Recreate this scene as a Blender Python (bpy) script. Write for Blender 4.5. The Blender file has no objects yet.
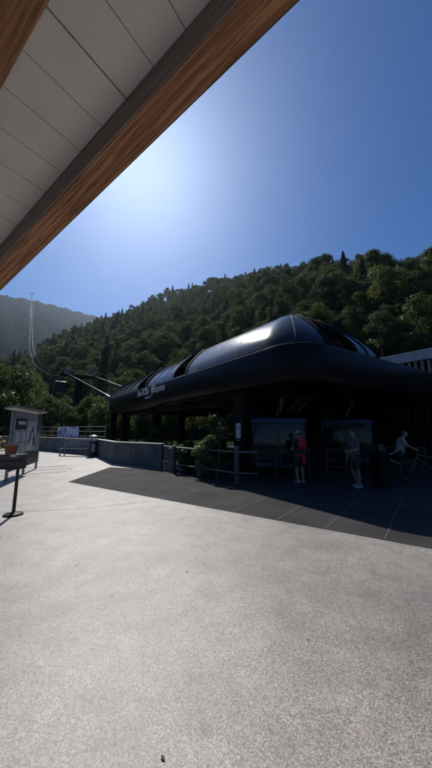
import bpy, bmesh, math, random
import numpy as np
from mathutils import Vector, Matrix
R = math.radians
C = bpy.context.scene.collection
random.seed(7)
EYE = 1.65
FPX = 289.0
PIT = math.atan(46.0 / FPX)
SP, CP = math.sin(PIT), math.cos(PIT)
SUN_AZ, SUN_EL = R(-17.2), R(46.5)          # bearing from +Y (negative = left), elevation
D = Vector((math.sin(R(-34.4)), math.cos(R(-34.4)), 0))   # axis of the lift station
N = Vector((-D.y * -1, D.x * -1, 0))                       # across the station, away from us


def ray(px, py):
    a, b = (px - 216) / FPX, (384 - py) / FPX
    return Vector((a, CP - b * SP, SP + b * CP))


def gnd(px, py, z=0.0):
    d = ray(px, py)
    t = (z - EYE) / d.z
    return Vector((d.x * t, d.y * t, z))


def at(px, Y, z=0.0):
    return Vector(((px - 216) / FPX * (Y * CP + (z - EYE) * SP), Y, z))


def SC(s, c, z=0.0):
    return D * s + N * c + Vector((0, 0, z))


# ------------------------------------------------------------------ materials
def mat(name, col=(.5, .5, .5), rough=.6, metal=0.0, spec=.5):
    m = bpy.data.materials.new(name)
    m.use_nodes = True
    b = m.node_tree.nodes['Principled BSDF']
    b.inputs['Base Color'].default_value = (*col, 1)
    b.inputs['Roughness'].default_value = rough
    b.inputs['Metallic'].default_value = metal
    b.inputs['Specular IOR Level'].default_value = spec
    return m


def nd(m, t, **kw):
    n = m.node_tree.nodes.new(t)
    for k, v in kw.items():
        if k in n.inputs:
            n.inputs[k].default_value = v
        else:
            setattr(n, k, v)
    return n


def lk(m, a, ao, b, bi):
    m.node_tree.links.new(a.outputs[ao], b.inputs[bi])


def noisy(name, c0, c1, scale=6.0, rough=.6, bump=0.0, bscale=None, detail=6, metal=0.0, spec=.5, lo=.35, hi=.65):
    m = mat(name, c0, rough, metal, spec)
    b = m.node_tree.nodes['Principled BSDF']
    tc = nd(m, 'ShaderNodeTexCoord')
    n = nd(m, 'ShaderNodeTexNoise', Scale=scale, Detail=detail)
    lk(m, tc, 'Object', n, 'Vector')
    r = nd(m, 'ShaderNodeValToRGB')
    r.color_ramp.elements[0].position = lo
    r.color_ramp.elements[1].position = hi
    r.color_ramp.elements[0].color = (*c0, 1)
    r.color_ramp.elements[1].color = (*c1, 1)
    lk(m, n, 'Fac', r, 'Fac')
    lk(m, r, 'Color', b, 'Base Color')
    if bump:
        n2 = nd(m, 'ShaderNodeTexNoise', Scale=bscale or scale * 4, Detail=4.0)
        lk(m, tc, 'Object', n2, 'Vector')
        bp = nd(m, 'ShaderNodeBump', Strength=bump, Distance=.02)
        lk(m, n2, 'Fac', bp, 'Height')
        lk(m, bp, 'Normal', b, 'Normal')
    return m


def concrete_mat():
    m = mat('exposed_aggregate_concrete', (.3, .29, .28), .58, 0, .75)
    b = m.node_tree.nodes['Principled BSDF']
    tc = nd(m, 'ShaderNodeTexCoord')
    # aggregate grains
    v = nd(m, 'ShaderNodeTexVoronoi', Scale=135.0)
    lk(m, tc, 'Object', v, 'Vector')
    v2 = nd(m, 'ShaderNodeTexVoronoi', Scale=330.0)
    lk(m, tc, 'Object', v2, 'Vector')
    r = nd(m, 'ShaderNodeValToRGB')
    e = r.color_ramp.elements
    e[0].position, e[0].color = 0.0, (.095, .089, .081, 1)
    e[1].position, e[1].color = 1.0, (.365, .345, .315, 1)
    k = e.new(.3); k.color = (.168, .158, .144, 1)
    k = e.new(.6); k.color = (.24, .227, .207, 1)
    sep = nd(m, 'ShaderNodeSeparateColor')
    lk(m, v, 'Color', sep, 'Color')
    lk(m, sep, 'Red', r, 'Fac')
    r2 = nd(m, 'ShaderNodeValToRGB')
    r2.color_ramp.elements[0].color = (.8, .8, .8, 1)
    r2.color_ramp.elements[1].color = (1.2, 1.19, 1.17, 1)
    sep2 = nd(m, 'ShaderNodeSeparateColor')
    lk(m, v2, 'Color', sep2, 'Color')
    lk(m, sep2, 'Green', r2, 'Fac')
    mx = nd(m, 'ShaderNodeMix', data_type='RGBA', blend_type='MULTIPLY')
    mx.inputs[0].default_value = 1.0
    m.node_tree.links.new(r.outputs['Color'], mx.inputs[6])
    m.node_tree.links.new(r2.outputs['Color'], mx.inputs[7])
    # broad worn and stained patches
    n = nd(m, 'ShaderNodeTexNoise', Scale=.55, Detail=5.0, Roughness=.62)
    lk(m, tc, 'Object', n, 'Vector')
    r3 = nd(m, 'ShaderNodeValToRGB')
    r3.color_ramp.elements[0].position, r3.color_ramp.elements[0].color = .30, (.66, .655, .65, 1)
    r3.color_ramp.elements[1].position, r3.color_ramp.elements[1].color = .68, (1.2, 1.19, 1.17, 1)
    lk(m, n, 'Fac', r3, 'Fac')
    mx2 = nd(m, 'ShaderNodeMix', data_type='RGBA', blend_type='MULTIPLY')
    mx2.inputs[0].default_value = 1.0
    m.node_tree.links.new(mx.outputs[2], mx2.inputs[6])
    m.node_tree.links.new(r3.outputs['Color'], mx2.inputs[7])
    # pinkish tint here and there
    n5 = nd(m, 'ShaderNodeTexNoise', Scale=1.7, Detail=4.0)
    lk(m, tc, 'Object', n5, 'Vector')
    r5 = nd(m, 'ShaderNodeValToRGB')
    r5.color_ramp.elements[0].position, r5.color_ramp.elements[0].color = .45, (1, 1, 1, 1)
    r5.color_ramp.elements[1].position, r5.color_ramp.elements[1].color = .72, (1.05, .97, .95, 1)
    lk(m, n5, 'Fac', r5, 'Fac')
    mx5 = nd(m, 'ShaderNodeMix', data_type='RGBA', blend_type='MULTIPLY')
    mx5.inputs[0].default_value = 1.0
    m.node_tree.links.new(mx2.outputs[2], mx5.inputs[6])
    m.node_tree.links.new(r5.outputs['Color'], mx5.inputs[7])
    # rare dark spots (gum, oil)
    n4 = nd(m, 'ShaderNodeTexNoise', Scale=4.5, Detail=2.0)
    lk(m, tc, 'Object', n4, 'Vector')
    r4 = nd(m, 'ShaderNodeValToRGB')
    r4.color_ramp.elements[0].position, r4.color_ramp.elements[0].color = .25, (.6, .6, .6, 1)
    r4.color_ramp.elements[1].position, r4.color_ramp.elements[1].color = .31, (1, 1, 1, 1)
    lk(m, n4, 'Fac', r4, 'Fac')
    mx3 = nd(m, 'ShaderNodeMix', data_type='RGBA', blend_type='MULTIPLY')
    mx3.inputs[0].default_value = 1.0
    m.node_tree.links.new(mx5.outputs[2], mx3.inputs[6])
    m.node_tree.links.new(r4.outputs['Color'], mx3.inputs[7])
    # finer worn blotches
    n6 = nd(m, 'ShaderNodeTexNoise', Scale=2.6, Detail=9.0, Roughness=.72)
    lk(m, tc, 'Object', n6, 'Vector')
    r6 = nd(m, 'ShaderNodeValToRGB')
    r6.color_ramp.elements[0].position, r6.color_ramp.elements[0].color = .36, (.78, .775, .77, 1)
    r6.color_ramp.elements[1].position, r6.color_ramp.elements[1].color = .6, (1.1, 1.095, 1.08, 1)
    lk(m, n6, 'Fac', r6, 'Fac')
    mx6 = nd(m, 'ShaderNodeMix', data_type='RGBA', blend_type='MULTIPLY')
    mx6.inputs[0].default_value = 1.0
    m.node_tree.links.new(mx3.outputs[2], mx6.inputs[6])
    m.node_tree.links.new(r6.outputs['Color'], mx6.inputs[7])
    m.node_tree.links.new(mx6.outputs[2], b.inputs['Base Color'])
    bp = nd(m, 'ShaderNodeBump', Strength=.22, Distance=.003)
    lk(m, v, 'Distance', bp, 'Height')
    bp.invert = True
    n3 = nd(m, 'ShaderNodeTexNoise', Scale=1.3, Detail=3.0)
    lk(m, tc, 'Object', n3, 'Vector')
    bp2 = nd(m, 'ShaderNodeBump', Strength=.2, Distance=.03)
    lk(m, n3, 'Fac', bp2, 'Height')
    lk(m, bp, 'Normal', bp2, 'Normal')
    lk(m, bp2, 'Normal', b, 'Normal')
    return m


def rubber_mat_material():
    m = mat('ribbed_rubber', (.045, .045, .047), .8, 0, .08)
    b = m.node_tree.nodes['Principled BSDF']
    tc = nd(m, 'ShaderNodeTexCoord')
    mp = nd(m, 'ShaderNodeMapping')
    mp.inputs['Rotation'].default_value = (0, 0, R(33.6))
    lk(m, tc, 'Object', mp, 'Vector')
    v = nd(m, 'ShaderNodeTexBrick', Scale=1.0)
    v.inputs['Color1'].default_value = (.005, .005, .005, 1)
    v.inputs['Color2'].default_value = (.007, .007, .007, 1)
    v.inputs['Mortar'].default_value = (.052, .052, .054, 1)
    v.inputs['Brick Width'].default_value = .05
    v.inputs['Row Height'].default_value = .04
    v.inputs['Mortar Size'].default_value = .011
    lk(m, mp, 'Vector', v, 'Vector')
    n = nd(m, 'ShaderNodeTexNoise', Scale=1.1, Detail=5.0)
    lk(m, tc, 'Object', n, 'Vector')
    r3 = nd(m, 'ShaderNodeValToRGB')
    r3.color_ramp.elements[0].position, r3.color_ramp.elements[0].color = .3, (.75, .75, .75, 1)
    r3.color_ramp.elements[1].position, r3.color_ramp.elements[1].color = .7, (1.35, 1.33, 1.3, 1)
    lk(m, n, 'Fac', r3, 'Fac')
    mx = nd(m, 'ShaderNodeMix', data_type='RGBA', blend_type='MULTIPLY')
    mx.inputs[0].default_value = 1.0
    m.node_tree.links.new(v.outputs['Color'], mx.inputs[6])
    m.node_tree.links.new(r3.outputs['Color'], mx.inputs[7])
    m.node_tree.links.new(mx.outputs[2], b.inputs['Base Color'])
    bp = nd(m, 'ShaderNodeBump', Strength=.6, Distance=.008)
    lk(m, v, 'Fac', bp, 'Height')
    lk(m, bp, 'Normal', b, 'Normal')
    return m


def wood_mat(name, c0, c1, axis_rot, rough=.6):
    """grain runs along local X after the mapping rotation"""
    m = mat(name, c0, rough, 0, .3)
    b = m.node_tree.nodes['Principled BSDF']
    tc = nd(m, 'ShaderNodeTexCoord')
    mp = nd(m, 'ShaderNodeMapping')
    mp.inputs['Rotation'].default_value = axis_rot
    lk(m, tc, 'Object', mp, 'Vector')
    sc = nd(m, 'ShaderNodeVectorMath', operation='MULTIPLY')
    sc.inputs[1].default_value = (.15, 15.0, 15.0)
    lk(m, mp, 'Vector', sc, 0)
    n0 = nd(m, 'ShaderNodeTexNoise', Scale=1.4, Detail=5.0)
    lk(m, sc, 'Vector', n0, 'Vector')
    w = nd(m, 'ShaderNodeMath', operation='MULTIPLY')
    w.inputs[1].default_value = 24.0
    lk(m, n0, 'Fac', w, 0)
    si = nd(m, 'ShaderNodeMath', operation='SINE')
    lk(m, w, 'Value', si, 0)
    sc2 = nd(m, 'ShaderNodeVectorMath', operation='MULTIPLY')
    sc2.inputs[1].default_value = (2.0, 70.0, 70.0)
    lk(m, mp, 'Vector', sc2, 0)
    n1 = nd(m, 'ShaderNodeTexNoise', Scale=1.0, Detail=3.0)
    lk(m, sc2, 'Vector', n1, 'Vector')
    ad = nd(m, 'ShaderNodeMath', operation='MULTIPLY_ADD')
    ad.inputs[1].default_value = .2
    lk(m, si, 'Value', ad, 0)
    lk(m, n1, 'Fac', ad, 2)
    r = nd(m, 'ShaderNodeValToRGB')
    r.color_ramp.elements[0].position, r.color_ramp.elements[0].color = .2, (*c0, 1)
    r.color_ramp.elements[1].position, r.color_ramp.elements[1].color = .8, (*c1, 1)
    lk(m, ad, 'Value', r, 'Fac')
    lk(m, r, 'Color', b, 'Base Color')
    return m


def perforated_mat(rotz, e0):
    m = mat('perforated_metal', (.55, .55, .54), .5, 0, .4)
    b = m.node_tree.nodes['Principled BSDF']
    tc = nd(m, 'ShaderNodeTexCoord')
    mp = nd(m, 'ShaderNodeMapping')
    mp.inputs['Rotation'].default_value = (0, 0, rotz)
    lk(m, tc, 'Object', mp, 'Vector')
    s = nd(m, 'ShaderNodeVectorMath', operation='SCALE')
    s.inputs['Scale'].default_value = 1 / .0115
    lk(m, mp, 'Vector', s, 0)
    sep = nd(m, 'ShaderNodeSeparateXYZ')
    lk(m, s, 'Vector', sep, 'Vector')
    sq = []
    for ax in 'XY':
        f = nd(m, 'ShaderNodeMath', operation='FRACT')
        lk(m, sep, ax, f, 0)
        a = nd(m, 'ShaderNodeMath', operation='SUBTRACT')
        a.inputs[1].default_value = .5
        lk(m, f, 'Value', a, 0)
        p = nd(m, 'ShaderNodeMath', operation='MULTIPLY')
        lk(m, a, 'Value', p, 0)
        lk(m, a, 'Value', p, 1)
        sq.append(p)
    ad = nd(m, 'ShaderNodeMath', operation='ADD')
    lk(m, sq[0], 'Value', ad, 0)
    lk(m, sq[1], 'Value', ad, 1)
    lt = nd(m, 'ShaderNodeMath', operation='LESS_THAN')
    lt.inputs[1].default_value = .055
    lk(m, ad, 'Value', lt, 0)
    n = nd(m, 'ShaderNodeTexNoise', Scale=2.5, Detail=4.0)
    lk(m, tc, 'Object', n, 'Vector')
    r = nd(m, 'ShaderNodeValToRGB')
    r.color_ramp.elements[0].position, r.color_ramp.elements[0].color = .3, (.85, .84, .82, 1)
    r.color_ramp.elements[1].position, r.color_ramp.elements[1].color = .7, (.78, .77, .75, 1)
    lk(m, n, 'Fac', r, 'Fac')
    mx = nd(m, 'ShaderNodeMix', data_type='RGBA')
    lk(m, lt, 'Value', mx, 0)
    m.node_tree.links.new(r.outputs['Color'], mx.inputs[6])
    mx.inputs[7].default_value = (.38, .375, .37, 1)
    m.node_tree.links.new(mx.outputs[2], b.inputs['Base Color'])
    return m


def leaf_mat(name, c0, c1, scale=.25, trans=.45):
    m = bpy.data.materials.new(name)
    m.use_nodes = True
    nt = m.node_tree
    nt.nodes.remove(nt.nodes['Principled BSDF'])
    out = [n for n in nt.nodes if n.type == 'OUTPUT_MATERIAL'][0]
    g = nd(m, 'ShaderNodeNewGeometry')
    n = nd(m, 'ShaderNodeTexNoise', Scale=scale, Detail=4.0)
    lk(m, g, 'Position', n, 'Vector')
    oi = nd(m, 'ShaderNodeObjectInfo')
    ad = nd(m, 'ShaderNodeMath', operation='MULTIPLY_ADD')
    ad.inputs[1].default_value = .5
    lk(m, oi, 'Random', ad, 0)
    sb = nd(m, 'ShaderNodeMath', operation='SUBTRACT')
    sb.inputs[1].default_value = .25
    lk(m, n, 'Fac', sb, 0)
    lk(m, sb, 'Value', ad, 2)
    r = nd(m, 'ShaderNodeValToRGB')
    r.color_ramp.elements[0].position, r.color_ramp.elements[0].color = .2, (*c0, 1)
    r.color_ramp.elements[1].position, r.color_ramp.elements[1].color = .8, (*c1, 1)
    lk(m, ad, 'Value', r, 'Fac')
    d = nd(m, 'ShaderNodeBsdfDiffuse')
    t = nd(m, 'ShaderNodeBsdfTranslucent')
    gl = nd(m, 'ShaderNodeBsdfGlossy', Roughness=.45)
    gl.inputs['Color'].default_value = (.5, .5, .5, 1)
    lk(m, r, 'Color', d, 'Color')
    br = nd(m, 'ShaderNodeHueSaturation', Value=1.35, Saturation=1.1)
    lk(m, r, 'Color', br, 'Color')
    lk(m, br, 'Color', t, 'Color')
    mx = nd(m, 'ShaderNodeMixShader', Fac=trans)
    lk(m, d, 'BSDF', mx, 1)
    lk(m, t, 'BSDF', mx, 2)
    mx2 = nd(m, 'ShaderNodeMixShader', Fac=.04)
    lk(m, mx, 'Shader', mx2, 1)
    lk(m, gl, 'BSDF', mx2, 2)
    lk(m, mx2, 'Shader', out, 'Surface')
    return m


M = {}
M['concrete'] = concrete_mat()
M['rubber'] = rubber_mat_material()
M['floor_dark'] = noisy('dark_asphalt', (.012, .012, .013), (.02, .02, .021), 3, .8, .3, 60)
M['seam'] = mat('mat_seam_strip', (.085, .085, .085), .7)
M['joint'] = mat('joint_sealant', (.14, .14, .14), .8)
M['soil'] = noisy('forest_floor', (.012, .018, .008), (.03, .034, .014), .08, .95, spec=0)
M['mountain'] = noisy('far_forest', (.006, .01, .008), (.022, .03, .02), .02, .95, 1.0, .06, spec=0)
M['leaf'] = leaf_mat('broad_leaves', (.035, .055, .017), (.1, .12, .042))
M['leaf_dark'] = leaf_mat('dark_leaves', (.022, .038, .016), (.065, .082, .032))
M['needle'] = leaf_mat('needles', (.014, .026, .014), (.035, .05, .025), .3, .15)
M['leaf_near'] = leaf_mat('near_leaves', (.04, .06, .02), (.12, .14, .05), 1.2, .4)
M['bark'] = noisy('bark', (.05, .04, .03), (.11, .09, .07), 9, .9, .6)
M['black_steel'] = noisy('black_painted_steel', (.005, .005, .006), (.008, .008, .009), 2, .5, .02, 5, spec=.12)
M['fascia'] = noisy('black_gloss_cladding', (.004, .004, .005), (.007, .007, .009), 1.2, .34, .02, 3, spec=.14)
M['ceiling'] = mat('dark_ceiling', (.012, .012, .013), .8)
M['dome_core'] = mat('dome_inner', (.004, .004, .005), .9, 0, .2)
M['glazing'] = noisy('smoked_glazing', (.014, .016, .022), (.026, .029, .037), .8, .16, .06, 1.6, spec=.32)
M['rib'] = mat('dome_rib', (.008, .008, .009), .75, 0, .15)
M['white'] = mat('white_lettering', (.75, .75, .74), .5)
M['paper'] = noisy('paper', (.62, .63, .63), (.72, .72, .71), 8, .8)
M['grey_steel'] = noisy('galvanised_steel', (.2, .205, .21), (.3, .3, .3), 6, .45, 0, metal=.6)
M['dark_post'] = noisy('dark_post', (.05, .055, .05), (.09, .09, .085), 12, .7, .2)
M['wall_grey'] = noisy('weathered_concrete', (.085, .085, .084), (.15, .148, .143), 1.6, .85, .3, 30)
M['bench'] = noisy('grey_bench_wood', (.16, .155, .15), (.27, .26, .25), 5, .75, .2)
M['banner'] = noisy('banner_print', (.20, .19, .36), (.7, .7, .78), 3.2, .6, lo=.45, hi=.55)
M['board_dark'] = mat('board_dark', (.03, .032, .034), .5)
M['board_grey'] = noisy('board_grey', (.3, .33, .32), (.4, .43, .42), 2, .6)
M['map'] = noisy('map_print', (.5, .52, .5), (.78, .78, .74), 3.5, .55, lo=.4, hi=.6)
M['trough'] = noisy('trough_timber', (.055, .05, .045), (.1, .092, .083), 7, .8, .25)
M['terracotta'] = noisy('orange_pot', (.22, .075, .03), (.3, .11, .05), 9, .75)
M['yellow'] = mat('yellow_petals', (.75, .48, .03), .6)
M['orange'] = mat('orange_petals', (.7, .2, .03), .6)
M['rope'] = mat('steel_rope', (.5, .5, .5), .35, .9)
M['black_plastic'] = mat('black_plastic', (.02, .02, .021), .45)
M['cabin'] = noisy('cabin_paint', (.012, .014, .022), (.018, .02, .032), 2, .3)
M['cabin_blue'] = mat('cabin_blue_panel', (.012, .02, .07), .4)
M['cabin_glass'] = mat('cabin_glass', (.008, .009, .013), .1, 0, .3)
M['slat'] = noisy('slat_timber', (.16, .15, .135), (.25, .235, .21), 5, .8)
M['pale_beam'] = noisy('pale_fascia_board', (.36, .35, .33), (.46, .45, .43), 2, .7)
M['skin'] = mat('skin', (.26, .15, .105), .6)
M['hair_dark'] = mat('dark_hair', (.02, .015, .012), .6)
M['cloth_white'] = mat('white_cloth', (.28, .28, .28), .9)
M['cloth_grey'] = mat('grey_cloth', (.07, .075, .08), .9)
M['cloth_dark'] = mat('dark_cloth', (.02, .022, .026), .9)
M['cloth_red'] = mat('red_cloth', (.42, .012, .02), .8)
M['bike'] = mat('bike_paint', (.05, .05, .052), .4)
M['tyre'] = mat('tyre', (.02, .02, .02), .8)
HB = R(-56)
M['beam_shade_strip'] = wood_mat('shaded_beam_side', (.16, .13, .12), (.27, .23, .215), (0, R(9.5), -R(146)))  # greyer wood with the shade of the beam's inner side in its colour
M['beam_wood'] = wood_mat('glulam_larch', (.2, .088, .042), (.58, .28, .14), (0, R(-9.5) * -1, -R(90 + 56)))


# ------------------------------------------------------------------ mesh helpers
ORG = {}


class MB:
    def __init__(s):
        s.v, s.f = [], []

    def box(s, c, size, rot=None):
        c = Vector(c)
        h = [x / 2 for x in size]
        b = len(s.v)
        for x in (-1, 1):
            for y in (-1, 1):
                for z in (-1, 1):
                    p = Vector((x * h[0], y * h[1], z * h[2]))
                    if rot is not None:
                        p = rot @ p
                    s.v.append(c + p)
        for q in ((0, 1, 3, 2), (4, 6, 7, 5), (0, 4, 5, 1), (2, 3, 7, 6), (0, 2, 6, 4), (1, 5, 7, 3)):
            s.f.append([b + i for i in q])
        return s

    def bar(s, p, q, w, h, up=Vector((0, 0, 1))):
        p, q = Vector(p), Vector(q)
        x = (q - p)
        L = x.length
        x = x.normalized()
        y = up.cross(x)
        y = y.normalized() if y.length > 1e-6 else Vector((0, 1, 0))
        z = x.cross(y)
        return s.box((p + q) / 2, (L, w, h), Matrix((x, y, z)).transposed())

    def ring_loft(s, rings, cap0=True, cap1=True, closed=True):
        b = len(s.v)
        n = len(rings[0])
        for r in rings:
            s.v += [Vector(p) for p in r]
        for i in range(len(rings) - 1):
            for j in range(n if closed else n - 1):
                k = (j + 1) % n
                s.f.append([b + i * n + j, b + i * n + k, b + (i + 1) * n + k, b + (i + 1) * n + j])
        if cap0:
            s.f.append([b + j for j in range(n)][::-1])
        if cap1:
            s.f.append([b + (len(rings) - 1) * n + j for j in range(n)])
        return s

    def tube(s, pts, rad, n=8, caps=True):
        pts = [Vector(p) for p in pts]
        if not hasattr(rad, '__len__'):
            rad = [rad] * len(pts)
        rings = []
        ref = None
        for i, p in enumerate(pts):
            t = (pts[min(i + 1, len(pts) - 1)] - pts[max(i - 1, 0)]).normalized()
            if ref is None:
                ref = Vector((0, 0, 1)) if abs(t.z) < .9 else Vector((1, 0, 0))
            u = (ref - t * ref.dot(t)).normalized()
            w = t.cross(u)
            ref = u
            rings.append([p + (u * math.cos(a) + w * math.sin(a)) * rad[i] for a in [2 * math.pi * k / n for k in range(n)]])
        return s.ring_loft(rings, caps, caps)

    def lathe(s, base, prof, n=24):
        base = Vector(base)
        return s.ring_loft([[base + Vector((r * math.cos(a), r * math.sin(a), z)) for a in [2 * math.pi * k / n for k in range(n)]] for r, z in prof])

    def ell(s, c, r, nu=14, nv=9, rot=None):
        c = Vector(c)
        if not hasattr(r, '__len__'):
            r = (r, r, r)
        rings = []
        for i in range(nv + 1):
            ph = -math.pi / 2 + math.pi * (i + .02) / (nv + .04)
            ring = []
            for k in range(nu):
                a = 2 * math.pi * k / nu
                p = Vector((r[0] * math.cos(ph) * math.cos(a), r[1] * math.cos(ph) * math.sin(a), r[2] * math.sin(ph)))
                ring.append(c + (rot @ p if rot is not None else p))
            rings.append(ring)
        return s.ring_loft(rings)

    def cap(s, p, q, r1, r2, n=12):
        """tapered capsule"""
        p, q = Vector(p), Vector(q)
        t = (q - p).normalized()
        pts = [p - t * r1 * .95, p - t * r1 * .7, p - t * r1 * .3, p, q, q + t * r2 * .3, q + t * r2 * .7, q + t * r2 * .95]
        return s.tube(pts, [r1 * .3, r1 * .72, r1 * .95, r1, r2, r2 * .95, r2 * .72, r2 * .3], n)

    def prism(s, poly, z0, z1):
        return s.ring_loft([[Vector((x, y, z0)) for x, y in poly], [Vector((x, y, z1)) for x, y in poly]])

    def build(s, name, m, parent=None, smooth=None, bevel=0, local=False):
        o0 = ORG.get(parent.name, Vector((0, 0, 0))) if (parent and not local) else Vector((0, 0, 0))
        me = bpy.data.meshes.new(name)
        me.from_pydata([v - o0 for v in s.v], [], s.f)
        bm = bmesh.new()
        bm.from_mesh(me)
        bmesh.ops.recalc_face_normals(bm, faces=bm.faces)
        bm.to_mesh(me)
        bm.free()
        me.materials.append(m)
        if smooth:
            me.polygons.foreach_set('use_smooth', [True] * len(me.polygons))
            me.set_sharp_from_angle(angle=R(smooth))
        o = bpy.data.objects.new(name, me)
        C.objects.link(o)
        if parent:
            o.parent = parent
            ORG[o.name] = o0
        if bevel:
            b = o.modifiers.new('soft_edges', 'BEVEL')
            b.width = bevel
            b.segments = 2
            b.limit_method = 'ANGLE'
        return o


def tag(o, label=None, cat=None, group=None, kind=None):
    if label: o['label'] = label
    if cat: o['category'] = cat
    if group: o['group'] = group
    if kind: o['kind'] = kind
    return o


def thing(name, label, cat, loc=(0, 0, 0), group=None):
    o = bpy.data.objects.new(name, None)
    o.empty_display_size = .2
    C.objects.link(o)
    o.location = loc
    ORG[o.name] = Vector(loc)
    return tag(o, label, cat, group)


def text(name, body, size, m, parent, matrix, extr=.01, ax='LEFT', sx=1.0):
    cu = bpy.data.curves.new(name, 'FONT')
    cu.body = body
    cu.size = size
    cu.extrude = extr
    cu.align_x = ax
    cu.space_character = .95
    ob = bpy.data.objects.new(name + '_source', cu)
    C.objects.link(ob)
    bpy.context.view_layer.update()
    me = bpy.data.meshes.new_from_object(ob.evaluated_get(bpy.context.evaluated_depsgraph_get()))
    bpy.data.objects.remove(ob)
    o0 = ORG.get(parent.name, Vector((0, 0, 0)))
    me.transform(Matrix.Translation(-o0) @ matrix @ Matrix.Diagonal((sx, 1, 1, 1)))
    me.materials.clear()
    me.materials.append(m)
    o = bpy.data.objects.new(name, me)
    C.objects.link(o)
    o.parent = parent
    return o


def frame(origin, x, y):
    x, y = Vector(x).normalized(), Vector(y).normalized()
    z = x.cross(y)
    m = Matrix((x, y, z)).transposed().to_4x4()
    m.translation = Vector(origin)
    return m


# ------------------------------------------------------------------ terrain
AZ = np.array([-180, -90, -60, -45, -38.2, -33.8, -29.4, -21.2, -11.5, 0, 11.5, 25, 32.5, 39, 60, 90, 140, 180.])
EL = np.array([2, 4, 9, 8.5, 9, 11.2, 15.2, 19.6, 24.4, 27.2, 28.2, 25.6, 23.2, 21.6, 18, 12, 3, 2.])
R1 = np.array([400, 400, 420, 420, 430, 440, 450, 430, 380, 310, 270, 235, 220, 210, 220, 250, 400, 400.])
R0 = np.array([120, 110, 95, 90, 90, 88, 84, 76, 68, 60, 55, 52, 50, 50, 50, 60, 120, 120.])


def hill_z(th, r):
    d = math.degrees(th)
    el = np.interp(d, AZ, EL)
    r1 = np.interp(d, AZ, R1)
    r0 = np.interp(d, AZ, R0)
    H = r1 * math.tan(R(el)) + EYE
    t = (r - r0) / (r1 - r0)
    if t <= 0:
        return -.35 if r > 30 else -.05
    und = 2.2 * math.sin(th * 23 + r * .03) + 1.5 * math.sin(r * .075 + th * 9)
    if t <= 1:
        return H * t ** float(np.interp(d, [-5, 10, 25], [1.12, .9, .68])) + und * min(1, t * 4) - .35
    return H - (r - r1) * .12 + und * max(0, 1 - (r - r1) / 200) - .35


def polar_sheet(name, ths, rs, fn, m):
    v, f = [], []
    for th in ths:
        for r in rs:
            v.append((math.sin(th) * r, math.cos(th) * r, fn(th, r)))
    nr = len(rs)
    for i in range(len(ths) - 1):
        for j in range(nr - 1):
            f.append((i * nr + j, i * nr + j + 1, (i + 1) * nr + j + 1, (i + 1) * nr + j))
    me = bpy.data.meshes.new(name)
    me.from_pydata(v, [], f)
    me.materials.append(m)
    me.polygons.foreach_set('use_smooth', [True] * len(f))
    me.update()
    if me.polygons[0].normal.z < 0:
        me.flip_normals()
    o = bpy.data.objects.new(name, me)
    C.objects.link(o)
    return tag(o, kind='structure')


ths = [R(-180 + 2.0 * i) for i in range(181)]
rs = [0.5, 20, 29.9, 34, 40] + [46 + 8 * i for i in range(58)] + [540, 640, 800, 1100, 1600, 2600]
polar_sheet('terrain', ths, rs, hill_z, M['soil'])

MAZ = [-80, -60, -45, -38.2, -34.4, -29.7, -24, -16, -5, 10, 30]
MEL = [15, 18.5, 20.6, 21.1, 21.4, 21.2, 20.6, 21, 20, 17, 9]


def mtn_z(th, r):
    d = math.degrees(th)
    H = 2400 * math.tan(R(np.interp(d, MAZ, MEL)))
    t = (r - 650) / 1750
    rough = (1 - abs(math.sin(th * 31 + r * .0011))) * 60 + 26 * math.sin(th * 83 + r * .004) + 12 * math.sin(th * 190 - r * .011)
    if t <= 1:
        t = max(t, 0)
        return H * t ** 1.25 + rough * t * (1 - t) * 2.6 + (6 * math.sin(th * 160) + 3.5 * math.sin(th * 410)) * t - 1
    return H - (r - 2400) * .5 - 1


polar_sheet('mountain', [R(-80 + .4 * i) for i in range(276)], [650 + 25 * i for i in range(71)] + [2500, 2650], mtn_z, M['mountain'])


# ------------------------------------------------------------------ plaza
def sheet(name, poly, z, m, kind='structure'):
    me = bpy.data.meshes.new(name)
    me.from_pydata([(x, y, z) for x, y in poly], [], [list(range(len(poly)))])
    me.materials.append(m)
    o = bpy.data.objects.new(name, me)
    C.objects.link(o)
    if me.polygons[0].normal.z < 0:
        me.flip_normals()
    return tag(o, kind=kind)


pl = MB().prism([(-30, -16), (26, -16), (26, 29), (-7, 29), (-14.5, 25.6), (-30, 31)], -.3, 0.0)
tag(pl.build('pavement', M['concrete']), kind='structure')
F0, F1 = gnd(68, 482), gnd(432, 549)
fd = (F1 - F0).normalized()
fn = Vector((-fd.y, fd.x, 0))
Fe = F0 + fd * 19
W = 4.6
mp_ = [F0, Fe, Fe + fn * W, F0 + fn * (W + .2) + fd * 2.2, Vector((-2.4, 12.55, 0)), gnd(110, 467.2)]
sheet('rubber_path', [(p.x, p.y) for p in mp_], .004, M['rubber'])
sm = MB()
for k in (4.3, 6.12, 7.1, 7.97, 8.84, 10.6, 12.4):
    a = F0 + fd * k + fn * .03
    b = F0 + fd * (k + .15) + fn * (W - .3)
    dd = (b - a).normalized()
    pp = Vector((-dd.y, dd.x, 0)) * .007
    sm.box((a + b) / 2 + Vector((0, 0, .007)), ((b - a).length, .014, .004), Matrix((dd, Vector((-dd.y, dd.x, 0)), Vector((0, 0, 1)))).transposed())
tag(sm.build('path_seam', M['seam']), kind='structure')
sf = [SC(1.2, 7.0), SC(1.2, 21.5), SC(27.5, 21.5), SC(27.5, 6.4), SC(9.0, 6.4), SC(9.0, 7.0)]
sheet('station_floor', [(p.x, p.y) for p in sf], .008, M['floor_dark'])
jm = MB()
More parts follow.
